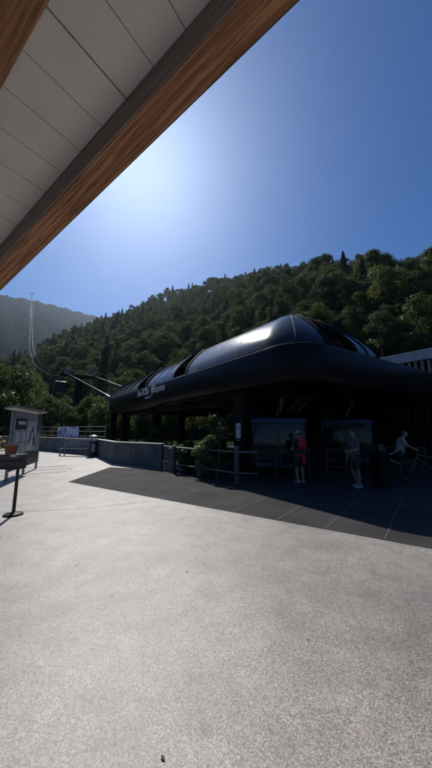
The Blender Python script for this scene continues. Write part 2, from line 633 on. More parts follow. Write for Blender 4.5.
for (x0, y0, x1, y1) in ((-14, 469.6, 66, 466.2), (-14, 473.2, 72, 468.4), (-14, 477.4, 66, 471.5)):
    a, b = gnd(x0, y0), gnd(x1, y1)
    jm.bar(a + Vector((0, 0, .003)), b + Vector((0, 0, .003)), .08, .006)
tag(jm.build('pavement_joint', M['joint']), kind='structure')

def crack(pix, w, name='pavement_crack'):
    rng_ = random.Random(int(pix[0][0]))
    mb = MB()
    pts = []
    for (a, b) in zip(pix[:-1], pix[1:]):
        p, q = gnd(*a), gnd(*b)
        n_ = max(2, int((q - p).length / .18))
        for i in range(n_):
            r_ = p.lerp(q, i / n_)
            pts.append(r_ + Vector((rng_.uniform(-.02, .02), rng_.uniform(-.02, .02), 0)))
    pts.append(gnd(*pix[-1]))
    L_, R_ = [], []
    for i, p in enumerate(pts):
        t = (pts[min(i + 1, len(pts) - 1)] - pts[max(i - 1, 0)]).normalized()
        n_ = Vector((-t.y, t.x, 0)) * w * rng_.uniform(.5, 1.3)
        L_.append(p + n_ + Vector((0, 0, .0025))); R_.append(p - n_ + Vector((0, 0, .0025)))
    mb.ring_loft([L_, R_], False, False, closed=False)
    tag(mb.build(name, M['joint'], smooth=30), kind='structure')


crack([(-8, 513), (60, 510), (105, 506.5), (170, 499)], .006)
crack([(205, 520), (228, 524), (252, 531), (300, 534)], .003)
# a dry leaf and small bits lying on the plaza
for px_, py_, L_, lb in ((163, 759, .014, 'small dark dry leaf lying on the concrete nearest to the viewer'),
                         (187, 572, .012, 'small dark scrap lying in the middle of the concrete plaza'),
                         (308, 640, .01, 'tiny brown leaf scrap on the concrete right of centre')):
    p = gnd(px_, py_)
    mb = MB()
    a_ = Vector((.8, -.5, 0)).normalized(); b_ = Vector((.5, .8, 0)).normalized()
    lo = [p + a_ * L_ * math.cos(t) + b_ * L_ * .42 * math.sin(t) * (1 - .3 * math.cos(t)) + Vector((0, 0, .004 + .3 * L_ * abs(math.sin(t)))) for t in [2 * math.pi * k / 14 for k in range(14)]]
    mb.ring_loft([lo, [q + Vector((0, 0, .002)) for q in lo]])
    tag(mb.build('fallen_leaf', M['bark'], smooth=30), lb, 'leaf')

# ------------------------------------------------------------------ timber canopy above the camera
hb = Vector((math.sin(HB), math.cos(HB), 0))
eb = Vector((math.sin(R(34)), math.cos(R(34)), 0))
SL = -.168
rot_b = (hb + Vector((0, 0, SL))).normalized()


def roofp(u, e, dz=0.0):
    return hb * u + eb * e + Vector((0, 0, 4.05 + SL * (u - 1.6) + dz))


can = thing('timber_canopy', 'timber roof overhang with perforated grey soffit above the plaza', 'canopy', roofp(1.6, 1.2))


def rbeam(e0, e1, z0, z1, u0=-7, u1=9):
    mb = MB()
    rings = []
    for u in (u0, u1):
        rings.append([roofp(u, e0, z0), roofp(u, e1, z0), roofp(u, e1, z1), roofp(u, e0, z1)])
    mb.ring_loft(rings)
    return mb


rbeam(1.215, 1.43, 0, .50).build('edge_beam', M['beam_wood'], can, bevel=.008)
rbeam(1.199, 1.213, .006, .239).build('beam_shade_strip', M['beam_shade_strip'], can)  # thin strip over the beam's inner face, darker to paint in its shade
rbeam(.29, .535, 0, .239).build('rafter', M['beam_wood'], can, bevel=.008)
rbeam(-2.3, -2.07, 0, .239).build('rafter', M['beam_wood'], can, bevel=.008)
rbeam(1.432, 1.452, .03, .56).build('edge_flashing', M['board_dark'], can)
so = M['perforated'] = perforated_mat(-R(34), 0)
u = -7.0
gap = 0
while u < 9:
    w = .31
    mb = MB()
    for e0, e1 in ((-2.06, .288), (.537, 1.197)):
        rings = [[roofp(uu, e0, .24), roofp(uu, e1, .24), roofp(uu, e1, .262), roofp(uu, e0, .262)] for uu in (u + .004, u + w - (.008 if gap == 27 else .0022))]
        mb.ring_loft(rings)
    mb.build('soffit_panel', so, can)
    u += w
    gap += 1
rbeam(-2.4, 1.43, .51, .56).build('roof_deck', M['board_dark'], can)
rbeam(-2.4, 1.2, .30, .32).build('soffit_backing', M['board_dark'], can)

# ------------------------------------------------------------------ lift station
st = thing('lift_station', 'long black gondola lift station with rounded smoked glass roof and white lettering', 'lift station', SC(16, 11.5))
S0, S1, C0, C1 = 5.2, 27.0, 6.5, 18.4


def rrect(s0, s1, c0, c1, r, z, n=8):
    pts = []
    for (cs, cc, a0) in ((s0 + r, c0 + r, 180), (s1 - r, c0 + r, 270), (s1 - r, c1 - r, 0), (s0 + r, c1 - r, 90)):
        for k in range(n + 1):
            a = R(a0 + 90 * k / n)
            pts.append(SC(cs + r * math.cos(a), cc + r * math.sin(a), z))
    return pts


fp = [(1.3, 3.30), (.5, 3.06), (.25, 3.06), (.08, 3.14), (.0, 3.32), (.0, 3.7), (.0, 4.2), (.05, 4.3), (.16, 4.35), (.4, 4.37)]
MB().ring_loft([rrect(S0 + i, S1 - i, C0 + i, C1 - i, 1.3 - min(i, 1.2) * .4, z) for i, z in fp], True, True).build('fascia', M['fascia'], st, smooth=35)
# shadow groove along the fascia
MB().ring_loft([rrect(S0 - .012, S1 + .012, C0 - .012, C1 + .012, 1.31, z) for z in (3.40, 3.43)], False, False).build('fascia_trim', M['rib'], st)
ZD = 4.36
DA, DB = 3.05, 1.78


def half(t):
    if t < .7:
        u_ = t / .7
        return 1.5 * u_ ** 1.3, 1.6 * u_ ** .93
    v_ = (t - .7) / .3
    return 1.5 + 1.55 * v_, 1.6 + .18 * math.sin(v_ * math.pi / 2)


HT = [0, .1, .2, .32, .45, .58, .699, .72, .78, .85, .92, .97, 1.0]
DC0, DC1 = C0 + .1, C0 + .1 + 2 * DA


def near_ring(inset, z, s_open, n=10, shear=0.0):
    r = max(1.7 - .8 * inset, .12)
    s0, c0, c1 = S0 + .15 + inset, DC0 + inset, DC1 - inset
    if c1 - c0 < 2 * r:
        r = max((c1 - c0) / 2 - .001, .0005)
    pts = [SC(s_open + shear, c0, z)]
    for k in range(n + 1):
        a = R(270 - 90 * k / n)
        pts.append(SC(s0 + r + r * math.cos(a), c0 + r + r * math.sin(a), z))
    e0, e1 = SC(s0, c0 + r, z), SC(s0, c1 - r, z)
    for k in range(1, 10):
        pts.append(e0.lerp(e1, k / 10))
    for k in range(n + 1):
        a = R(180 - 90 * k / n)
        pts.append(SC(s0 + r + r * math.cos(a), c1 - r + r * math.sin(a), z))
    pts.append(SC(s_open + shear, c1, z))
    return pts


def prof(k, n, a=DA, b=DB, cc=None, z0=ZD):
    cc = (DC0 + DC1) / 2 if cc is None else cc
    h_ = n // 2
    t = HT[round(min(k, n - k) / h_ * (len(HT) - 1))]
    i_, z_ = half(t)
    x = (DA - i_) / DA * (1 if k < h_ else -1)
    return cc - a * x, z0 + b * z_ / DB


# near glazed shell with a hipped, rounded end
rings = []
for k in range(13):
    inset, dz = half(HT[k])
    rings.append(near_ring(min(inset, DA - .002), ZD + dz, 12.2, shear=.45 * dz))
G0, G1 = 10, 16                               # the dark opening in the rounded end
MB().ring_loft([r_[:G0 + 1] for r_ in rings], False, False, closed=False).build('glass_shell', M['glazing'], st, smooth=28)
MB().ring_loft([r_[G1:] for r_ in rings], False, False, closed=False).build('glass_shell', M['glazing'], st, smooth=28)
ctr = SC(9, (DC0 + DC1) / 2, ZD)
MB().ring_loft([[p.lerp(Vector((ctr.x, ctr.y, p.z)), .09) - Vector((0, 0, .08)) for p in r_[G0 - 1:G1 + 2]] for r_ in rings], False, False, closed=False).build('dome_lining', M['dome_core'], st, smooth=60)


def shell(sa, sb, a, b, sh, thick=.06):
    n = 24
    mb = MB()
    rr = []
    for s in (sa, sb):
        for o in (0,):
            rr.append([SC(s + sh * (prof(k, n, a, b)[1] - ZD), *prof(k, n, a, b)) for k in range(n + 1)])
    mb.ring_loft(rr, False, False, closed=False)
    rr = [[SC(s + sh * (prof(k, n, a - thick, b - thick)[1] - ZD), *prof(k, n, a - thick, b - thick)) for k in range(n + 1)] for s in (sa, sb)]
    mb.ring_loft(rr, False, False, closed=False)
    for q, s in enumerate((sa, sb)):
        o = [SC(s + sh * (prof(k, n, a, b)[1] - ZD), *prof(k, n, a, b)) for k in range(n + 1)]
        i = [SC(s + sh * (prof(k, n, a - thick, b - thick)[1] - ZD), *prof(k, n, a - thick, b - thick)) for k in range(n + 1)]
        mb.ring_loft([o, i], False, False, closed=False)
    return mb


shell(13.7, 17.6, DA - .04, DB - .08, .45).build('glass_shell', M['glazing'], st, smooth=28)
shell(19.3, 26.4, DA - .04, DB - .16, .45).build('glass_shell', M['glazing'], st, smooth=28)
shell(12.0, 26.3, DA - .45, DB - .5, .45).build('dome_lining', M['dome_core'], st, smooth=50)
# arched ribs that frame the openings between the shells
ribs = [(12.2, .04, .12), (13.65, .02, .12), (17.6, .02, .12), (19.25, .0, .12), (26.4, .0, .14)]
ribs += [(8.3, .004, .03), (9.7, .004, .03), (11.0, .004, .03), (14.9, -.037, .03), (16.2, -.037, .03), (21.0, -.037, .03), (22.8, -.037, .03), (24.6, -.037, .03)]
for s, o, w in ribs:
    n = 24
    mb = MB()
    rr = []
    for k in range(n + 1):
        co, zo = prof(k, n, DA + o, DB + o)
        ci, zi = prof(k, n, DA + o - .12, DB + o - .12)
        so_ = s + .45 * (zo - ZD)
        si_ = s + .45 * (zi - ZD)
        rr.append([SC(so_ - w / 2, co, zo), SC(so_ + w / 2, co, zo), SC(si_ + w / 2, ci, zi), SC(si_ - w / 2, ci, zi)])
    mb.ring_loft(rr)
    mb.build('roof_rib', M['rib'], st, smooth=40)
# ribs on the rounded end
for kk, rr_ in ((6, .025), (G0, .07), (13, .05), (G1, .07), (19, .03), (22, .03)):
    MB().tube([r_[kk] + Vector((0, 0, .012)) for r_ in rings], rr_, 6).build('roof_rib', M['rib'], st, smooth=40)
# flat roof beside the dome, with service hatches
MB().box(SC(14, 15.6, 4.5), (1.4, 2.2, .26), Matrix((D, N, Vector((0, 0, 1)))).transposed()).build('roof_hatch', M['black_steel'], st, bevel=.02)
RT = Matrix((D, N, Vector((0, 0, 1)))).transposed()
# structure below
for i, (s, c, w, l) in enumerate(((8.6, 7.25, .66, .66), (19.1, 8.0, .55, .55), (26.0, 8.0, .55, .7), (26.3, 7.05, .45, .5), (9.4, 13.6, .6, .6), (19.1, 13.6, .6, .6), (26.0, 13.6, .6, .6))):
    MB().box(SC(s, c, 1.66), (l, w, 3.3), RT).build('column', M['black_steel'], st, bevel=.015)
for c in (8.0, 13.6):
    MB().bar(SC(6.8, c, 3.08), SC(26.6, c, 3.08), .4, .42).build('longitudinal_beam', M['black_steel'], st, bevel=.01)
for s in (9.0, 14, 19.1, 24):
    MB().bar(SC(s, 7.2, 3.17), SC(s, 17.4, 3.17), .28, .22).build('cross_beam', M['black_steel'], st)
for k in range(62):
    MB().box(SC(1.6 + k * .31, 18.15, 1.66), (.265, .08, 3.3), RT).build('screen_slat', M['black_steel'], st)
la, lb_ = at(286, 11.6, 2.3), at(304, 11.2, 3.02)
for o_ in (0, .42):
    MB().bar(la + Vector((o_, 0, 0)), lb_ + Vector((o_, 0, 0)), .04, .05).build('ladder_rail', M['board_dark'], st)
for i in range(6):
    q = la.lerp(lb_, (i + .5) / 6)
    MB().tube([q, q + Vector((.42, 0, 0))], .015, 6).build('ladder_rung', M['board_dark'], st)
MB().tube([at(281, 11.4, 2.35), at(280, 11.4, 3.3)], .035, 8).build('service_mast', M['grey_steel'], st)
MB().bar(at(274, 11.4, 2.95), at(287, 11.4, 2.95), .05, .05).build('service_mast_arm', M['grey_steel'], st)
# drive machinery and bullwheel under the roof
mw = MB()
mw.tube([SC(9.6, 10.7, 3.0) + RT @ Vector((1.9 * math.cos(a), 1.9 * math.sin(a), 0)) for a in [2 * math.pi * k / 40 for k in range(41)]], .11, 8, False)
for a in range(6):
    mw.bar(SC(9.6, 10.7, 3.0), SC(9.6, 10.7, 3.0) + RT @ Vector((1.9 * math.cos(a * 1.047), 1.9 * math.sin(a * 1.047), 0)), .12, .12)
mw.build('bullwheel', M['black_steel'], st, smooth=40)
# lettering
tx = frame(SC(18.75, C0 - .006, 3.82), -D, (0, 0, 1))
text('lettering', "Eau d'Olle", .60, M['white'], st, tx, .008, sx=.86)
tx = frame(SC(15.95, C0 - .006, 3.82), -D, (0, 0, 1))
text('lettering', "Express", .60, M['white'], st, tx, .008, sx=.86)
tx = frame(SC(17.35, C0 - .006, 3.56), -D, (0, 0, 1))
text('lettering', "ALLEMOND", .17, M['white'], st, tx, .008)
em = MB()
for pts in ([(.0, -.34), (.10, -.05), (.06, .22), (.20, .62), (.24, .2), (.2, -.05)], [(.27, -.1), (.34, .12), (.30, .34), (.38, .5), (.44, .2), (.38, .0)], [(-.12, -.02), (-.02, .16), (-.04, .3), (.03, .22), (.02, .06)]):
    q = [SC(16.33 - x, C0 - .012, 3.9 + y) for x, y in pts]
    q2 = [p + N * .011 for p in q]
    em.ring_loft([q, q2])
em.build('emblem', M['white'], st)
# notice on the pillar
pc = SC(8.27, 7.08, 0)
MB().box(SC(8.6, 6.905, 1.62), (.27, .012, .56), RT).build('notice', M['paper'], st)
mb = MB()
mb.box(SC(8.6, 6.8975, 1.74), (.19, .003, .12), RT)
mb.build('notice_print', M['board_grey'], st)
MB().box(SC(8.6, 6.90, 1.27), (.2, .03, .04), RT).build('notice_rail', M['grey_steel'], st)

# ------------------------------------------------------------------ gondola cabins
def build_cabin(label, group):
    root = thing('gondola_cabin', label, 'gondola', (0, 0, 0), group)

    def rr(hx, hy, r, z):
        p = []
        for cx, cy, a0 in ((hx - r, hy - r, 0), (-hx + r, hy - r, 90), (-hx + r, -hy + r, 180), (hx - r, -hy + r, 270)):
            for k in range(6):
                a = R(a0 + 18 * k)
                p.append(Vector((cx + r * math.cos(a), cy + r * math.sin(a), z)))
        return p
    MB().ring_loft([rr(.72, .86, .2, .28), rr(.86, 1.0, .25, .36), rr(.92, 1.06, .25, .95)]).build('body', M['cabin'], root, smooth=35)
    MB().ring_loft([rr(.90, 1.04, .25, .952), rr(.9, 1.04, .25, 1.3), rr(.84, .98, .25, 2.12)]).build('window_band', M['cabin_glass'], root, smooth=35)
    MB().ring_loft([rr(.88, 1.02, .25, 2.122), rr(.86, 1.0, .25, 2.27), rr(.7, .85, .25, 2.36)]).build('roof', M['cabin_blue'], root, smooth=35)
    for sx in (-1, 1):
        for sy in (-1, 1):
            MB().bar((sx * .81, sy * .93, .9), (sx * .75, sy * .87, 2.2), .09, .09).build('corner_post', M['cabin'], root)
    for sy in (-.03, .03):
        MB().bar((-.925, sy, .5), (-.86, sy, 2.1), .03, .03).build('door_edge', M['black_plastic'], root)
    for sy in (-.55, .55):
        m2 = MB()
        m2.tube([(-.95, sy - .28, .5), (-1.08, sy - .28, .55), (-1.08, sy + .28, .55), (-.95, sy + .28, .5)], .015, 6)
        m2.build('ski_rack', M['grey_steel'], root)
    MB().tube([(0, 0, 2.3), (0, -.05, 2.7), (0, -.28, 3.0), (0, -.3, 3.35), (0, 0, 3.5)], [.07, .06, .06, .06, .07], 8).build('hanger', M['board_dark'], root, smooth=50)
    MB().box((0, 0, 3.55), (.7, .2, .16)).build('grip', M['black_steel'], root, bevel=.02)
    return root


def copy_tree(o, parent=None):
    c = o.copy()
    C.objects.link(c)
    c.parent = parent
    for ch in list(o.children):
        copy_tree(ch, c)
    return c


CAB = build_cabin('dark gondola cabin with a blue roof, beside the pillar with the notice', 'gondola cabins of the lift')
sc_ = [(at(279, 11.2), -34 + 90 + 25, None),
       (at(350, 12.6), 60, 'dark gondola cabin with a blue roof, behind the person in shorts')]
for i, (p, a, lb) in enumerate(sc_):
    c = CAB if i == 0 else copy_tree(CAB)
    c.location = (p.x, p.y, 0)
    c.rotation_euler.z = R(a)
    if lb: c['label'] = lb
    c.scale = (1, 1, .9)

# ------------------------------------------------------------------ slatted timber hall behind, on the right
sl = thing('slatted_building', 'dark hall with vertical timber slats and a pale roof edge behind the station', 'building', SC(6, 20.5))
ca = 20.4
k = 0
for s in np.arange(-9, 19, .36):
    MB().box(SC(s, ca, 2.95), (.17, .12, 5.9), RT).build('slat', M['slat'], sl)
    k += 1
MB().bar(SC(-9.3, ca - .05, 6.23), SC(19.2, ca - .05, 6.23), .3, .62).build('roof_edge', M['pale_beam'], sl, bevel=.01)
MB().bar(SC(-9.3, ca + .12, 3.0), SC(19.2, ca + .12, 3.0), .1, .16).build('mid_rail', M['black_steel'], sl)
MB().box(SC(5, ca + 4.2, 6.5), (28.6, 8.2, .12), RT).build('roof', M['black_steel'], sl)
MB().box(SC(5, ca + 8.2, 3.2), (28.6, .2, 6.4), RT).build('rear_wall', M['board_dark'], sl)
MB().box(SC(19.3, ca + 4.0, 3.2), (.2, 8.2, 6.4), RT).build('end_wall', M['board_dark'], sl)
MB().box(SC(3.5, ca + 1.1, 1.9), (25, .15, 3.8), RT).build('inner_wall', M['board_dark'], sl)

# ------------------------------------------------------------------ lift line: tower, ropes, far tower, cabin on the line
tw = thing('lift_tower', 'dark lift tower with a crossarm carrying the ropes left of the station', 'lift tower', SC(65, 10))
MB().tube([SC(65, 10, -.4), SC(65, 10, 12.6)], [1.05, .62], 16).build('mast', M['black_steel'], tw, smooth=50)
MB().bar(SC(65, 6.4, 12.7), SC(65, 13.6, 12.7), .6, .55).build('crossarm', M['black_steel'], tw, bevel=.03)
for c in (7.5, 12.5):
    MB().bar(SC(62.2, c, 12.75), SC(67.8, c, 13.35), .25, .4).build('sheave_train', M['grey_steel'], tw)
    m2 = MB()
    for q in range(6):
        s = 62.6 + q * .95
        m2.tube([SC(s, c - .12, 12.7 + q * .12), SC(s, c + .12, 12.7 + q * .12)], .27, 12)
    m2.build('sheave', M['black_plastic'], tw)
    m3 = MB()
    m3.tube([SC(65, c, 13.0), SC(65, c, 15.0)], .09, 6)
    m3.bar(SC(63.8, c + .5, 14.9), SC(66.4, c + .5, 14.9), .12, .12)
    m3.build('lifting_frame', M['grey_steel'], tw)
m2 = MB()
m2.bar(SC(64.4, 6.4, 13.9), SC(64.4, 13.6, 13.9), .06, .06)
m2.bar(SC(65.6, 6.4, 13.9), SC(65.6, 13.6, 13.9), .06, .06)
for c in np.linspace(6.4, 13.6, 9):
    m2.bar(SC(64.4, c, 12.95), SC(64.4, c, 13.9), .05, .05)
m2.build('walkway_rail', M['grey_steel'], tw)


def rope_z(s):
    k = [(26, 4.1), (62, 12.5), (68, 13.1), (103, 18.4), (136, 25.4), (234, 46), (283, 57.5), (475, 110), (629, 158), (1100, 360), (1800, 705), (2420, 985)]
    g = np.arange(20, 2425, 4.0)
    z = np.interp(g, [a for a, _ in k], [b for _, b in k])
    zz = z.copy()
    for _ in range(40):
        z2 = zz.copy()
        z2[1:-1] = .25 * zz[:-2] + .5 * zz[1:-1] + .25 * zz[2:]
        zz = np.where((g > 78) & (g < 2390), z2, z)
    return np.interp(s, g, zz)


ss = np.concatenate([np.linspace(24, 62, 9), np.linspace(65, 300, 60), np.linspace(308, 1200, 90), np.linspace(1220, 2420, 40)])
for c, lb in ((7.5, 'bright steel haul rope on the near side of the lift line'), (12.5, 'bright steel haul rope on the far side of the lift line')):
    zs = np.array([rope_z(s) for s in ss])
    pts = [SC(s, c, z) for s, z in zip(ss, zs)]
    rd = [.03 + min(max(s - 80, 0), 900) * .00007 for s in ss]
    tag(MB().tube(pts, rd, 6).build('haul_rope', M['rope'], smooth=60), lb, 'cable', 'haul ropes of the lift')
ft = SC(2405, 10, 940)
t2 = thing('lift_tower', 'tiny lift tower on the skyline of the hazy blue mountain', 'lift tower', ft)
MB().tube([ft + Vector((0, 0, -20)), ft + Vector((0, 0, 58))], [4.5, 3], 8).build('mast', M['grey_steel'], t2)
MB().bar(ft + Vector((-16, 0, 50)), ft + Vector((16, 0, 50)), 4, 5).build('crossarm', M['grey_steel'], t2)
for (s, c, lb) in ((74, 7.5, 'dark gondola cabin hanging from the rope left of the lift tower'),):
    c_ = copy_tree(CAB)
    p = SC(s, c, rope_z(s) - 3.6 * 1.15)
    c_.location = p
    c_.scale = (1.25, 1.25, 1.15)
    c_.rotation_euler.z = R(34.4 + 90)
    c_['label'] = lb
# rope guides at the mouth of the station
gd = thing('rope_guide', 'steel rope guide frame sticking out of the far end of the station roof', 'lift machinery', SC(27.6, 10, 3.9))
for c in (7.5, 12.5):
    MB().bar(SC(26.2, c, 3.7), SC(31.5, c, 5.0), .22, .3).build('guide_arm', M['grey_steel'], gd)
    m2 = MB()
    for q in range(5):
        s = 27 + q * .95
        m2.tube([SC(s, c - .15, 4.1 + q * .23), SC(s, c + .15, 4.1 + q * .23)], .22, 10)
    m2.build('guide_sheave', M['black_plastic'], gd)
MB().bar(SC(29, 7.3, 4.2), SC(29, 12.7, 4.2), .18, .18).build('guide_crossbar', M['grey_steel'], gd)

# ------------------------------------------------------------------ parapet wall, fence, railing
wp = [Vector((-22, 29.5, 0)), Vector((-14.8, 24.6, 0)), Vector((-7.9, 19.6, 0)), Vector((-5.1, 15.0, 0)), Vector((-2.35, 12.95, 0))]
pw = thing('parapet_wall', 'grey concrete parapet wall along the far edge of the plaza', 'wall', wp[2])
for a, b in zip(wp[:-1], wp[1:]):
    dd = (b - a).normalized()
    L = (b - a).length
    n = max(1, round(L / 1.6))
    m2 = MB()
    for i in range(n):
        p, q = a + dd * (L * i / n + .01), a + dd * (L * (i + 1) / n - .01)
        m2.bar(p + Vector((0, 0, .5)), q + Vector((0, 0, .5)), .14, 1.0)
    m2.build('wall_panel', M['wall_grey'], pw, bevel=.01)
    MB().bar(a - dd * .05 + Vector((0, 0, 1.035)), b + dd * .05 + Vector((0, 0, 1.035)), .22, .065).build('coping', M['grey_steel'], pw, bevel=.008)
fe = thing('guard_fence', 'thin steel guard fence above the parapet behind the bench', 'fence', (-14, 25.2, 0))
fa, fb = Vector((-20, 29.3, 0)), Vector((-7.7, 20.4, 0))
fdv = (fb - fa).normalized()
for i in range(9):
    p = fa.lerp(fb, i / 8)
    MB().tube([p + Vector((0, 0, -.3)), p + Vector((0, 0, 1.95))], .03, 8).build('post', M['grey_steel'], fe)
for z in (1.2, 1.55, 1.9):
    MB().tube([fa + Vector((0, 0, z)), fb + Vector((0, 0, z))], .018, 6).build('rail', M['grey_steel'], fe)
# banner on the fence
b0, b1 = at(53, 23.2), at(86, 23.2)
bn = thing('banner', 'white and violet printed banner tied to the fence behind the bench', 'banner', (b0 + b1) / 2)
b0, b1 = Vector((-12.95, 24.03, 0)), Vector((-10.3, 22.1, 0))
bd = (b1 - b0).normalized()
bnn = Vector((bd.y, -bd.x, 0))
MB().bar(b0 + bnn * .05 + Vector((0, 0, 1.5)), b1 + bnn * .05 + Vector((0, 0, 1.5)), .012, .82).build('sheet', M['banner'], bn)
m2 = MB()
for (t0, t1, z) in ((.48, .62, 1.66), (.65, .88, 1.66), (.5, .72, 1.38), (.75, .95, 1.38)):
    m2.bar(b0.lerp(b1, t0) + bnn * .065 + Vector((0, 0, z)), b0.lerp(b1, t1) + bnn * .065 + Vector((0, 0, z)), .006, .13)
m2.build('print_block', M['paper'], bn)

# railing with three posts, and the shrub behind
rl = thing('plaza_railing', 'low railing with dark square posts along the edge of the rubber mat', 'railing', gnd(199, 477))
rp = [gnd(174, 472.5), gnd(199, 477.5), gnd(237, 484)]
for p, h in zip(rp, (1.02, 1.04, 1.12)):
    d_ = (rp[2] - rp[0]).normalized()
    rt = Matrix((d_, Vector((-d_.y, d_.x, 0)), Vector((0, 0, 1)))).transposed()
    MB().box(p + Vector((0, 0, h / 2)), (.115, .115, h), rt).build('post', M['dark_post'], rl, bevel=.008)
    MB().box(p + Vector((0, 0, h + .012)), (.13, .13, .022), rt).build('post_cap', M['grey_steel'], rl)
for z, r_ in ((.97, .02), (.33, .018)):
    for a, b in ((wp[4] + Vector((.05, -.05, 0)), rp[0]), (rp[0], rp[1]), (rp[1], rp[2]), (rp[2], rp[2] + Vector((.62, -.2, 0)))):
        MB().tube([a + Vector((0, 0, z)), b + Vector((0, 0, z))], r_, 8).build('rail', M['grey_steel'], rl, smooth=50)
# decorative mesh panel next to the wall end
gp = thing('mesh_gate', 'narrow pale metal gate with a lattice pattern at the end of the parapet', 'gate', gnd(168, 469))
ga, gb = gnd(164.5, 469.0), gnd(172.5, 471)
m2 = MB()
m2.bar(ga + Vector((0, 0, .06)), gb + Vector((0, 0, .06)), .03, .03)
m2.bar(ga + Vector((0, 0, .95)), gb + Vector((0, 0, .95)), .03, .03)
m2.bar(ga, ga + Vector((0, 0, 1.0)), .035, .035)
m2.bar(gb, gb + Vector((0, 0, 1.0)), .035, .035)
m2.build('gate_frame', M['grey_steel'], gp)
m2 = MB()
for i in range(7):
    for sgn in (0, 1):
        z0 = .1 + i * .12
        a, b = (ga, gb) if sgn else (gb, ga)
        m2.bar(a + Vector((0, 0, z0)), b + Vector((0, 0, min(z0 + .24, .94))), .012, .02)
m2.build('lattice', M['wall_grey'], gp)

# ------------------------------------------------------------------ bench and bin
bc = at(75, 19.2)
bdv = Vector((.97, -.22, 0)).normalized()
bnv = Vector((bdv.y, -bdv.x, 0))
bt = Matrix((bdv, bnv, Vector((0, 0, 1)))).transposed()
be = thing('park_bench', 'grey slatted bench with a high back in front of the violet banner', 'bench', bc)
for z in (.98, .82, .66):
    MB().box(bc - bnv * .2 + Vector((0, 0, z)), (2.1, .04, .13), bt).build('back_board', M['bench'], be, bevel=.006)
for o in (-.12, .03, .18):
    MB().box(bc + bnv * o + Vector((0, 0, .45)), (2.1, .13, .045), bt).build('seat_board', M['bench'], be, bevel=.006)
for sx in (-1, 1):
    for o, h in ((-.22, 1.05), (.2, .43)):
        MB().box(bc + bdv * sx * .98 + bnv * o + Vector((0, 0, h / 2)), (.08, .06, h), bt).build('leg', M['grey_steel'], be, bevel=.005)
    MB().box(bc + bdv * sx * .98 + Vector((0, 0, .39)), (.06, .42, .05), bt).build('side_frame', M['grey_steel'], be)
bp_ = gnd(92.3, 456.5)
bi = thing('litter_bin', 'tall dark litter bin with a grey hood at the right of the bench', 'litter bin', bp_)
MB().lathe(bp_, [(.24, 0), (.25, .03), (.25, .95), (.24, .98)]).build('body', M['board_dark'], bi, smooth=40)
MB().lathe(bp_, [(.27, 1.18), (.27, 1.24), (.2, 1.31), (.03, 1.34)]).build('hood', M['grey_steel'], bi, smooth=40)
for a in range(3):
    q = bp_ + Vector((.22 * math.cos(a * 2.1 + .5), .22 * math.sin(a * 2.1 + .5), 0))
    MB().tube([q + Vector((0, 0, .96)), q + Vector((0, 0, 1.2))], .02, 6).build('hood_stay', M['grey_steel'], bi)
MB().box(bp_ + Vector((.13, -.23, .55)), (.2, .03, .5)).build('front_plate', M['grey_steel'], bi)

# ------------------------------------------------------------------ information board
A, B = Vector((-7.78, 12.95, 0)), Vector((-6.78, 9.7, 0))
ad = (B - A).normalized()
an = Vector((-ad.y, ad.x, 0))             # faces the plaza
if an.x < 0: an = -an
ib = thing('information_board', 'long roofed information board with a pale map facing the plaza', 'notice board', (A + B) / 2)
at_ = Matrix((ad, an, Vector((0, 0, 1)))).transposed()
L = (B - A).length
def ibx(u, n_, z, su, sn, sz): return (A + ad * u + an * n_ + Vector((0, 0, z)), (su, sn, sz), at_)
for u_ in (.06, L * .5, L - .06):
    MB().box(*ibx(u_, -.02, 1.15, .09, .07, 2.3)).build('post', M['grey_steel'], ib)
MB().box(*ibx(L / 2, 0, 1.36, L - .2, .05, 1.9)).build('panel', M['board_grey'], ib)
MB().box(*ibx(L / 2, .035, .55, L - .16, .03, .5)).build('kick_panel', M['board_dark'], ib)
MB().box(*ibx(1.32, .032, 1.42, 1.15, .012, 1.12)).build('map_sheet', M['map'], ib)
m2 = MB()
rng = random.Random(3)
pts = [(.78, 1.0), (1.0, 1.3), (1.2, 1.75), (1.45, 1.5), (1.7, 1.1)]
for (a0, z0), (a1, z1) in zip(pts[:-1], pts[1:]):
    m2.bar(A + ad * a0 + an * .041 + Vector((0, 0, z0)), A + ad * a1 + an * .041 + Vector((0, 0, z1)), .006, .045, up=an)
m2.bar(A + ad * 1.05 + an * .041 + Vector((0, 0, 1.0)), A + ad * 1.05 + an * .041 + Vector((0, 0, 1.35)), .006, .04, up=an)
m2.bar(A + ad * 1.05 + an * .041 + Vector((0, 0, 1.3)), A + ad * 1.5 + an * .041 + Vector((0, 0, 1.3)), .006, .04, up=an)
m2.build('map_lines', M['board_dark'], ib)
MB().box(*ibx(2.6, .04, 1.86, 1.05, .03, .36)).build('header_sign', M['board_dark'], ib)
MB().box(*ibx(2.6, .058, 1.9, .8, .008, .12)).build('header_print', M['paper'], ib)
for u_, z, su, sz in ((2.28, 1.42, .42, .36), (2.85, 1.42, .42, .36), (2.28, 1.0, .42, .34), (2.85, 1.0, .42, .34)):
    MB().box(*ibx(u_, .032, z, su, .01, sz)).build('poster', M['map'], ib)
MB().box(*ibx(.3, .04, 1.95, .5, .03, .75)).build('side_panel', M['wall_grey'], ib)
m2 = MB()
m2.ring_loft([[A + ad * u_ + an * n_ + Vector((0, 0, z)) for n_, z in ((-.24, 2.34), (.24, 2.42), (.24, 2.47), (-.24, 2.39))] for u_ in (-.12, L + .12)])
m2.build('roof', M['grey_steel'], ib)

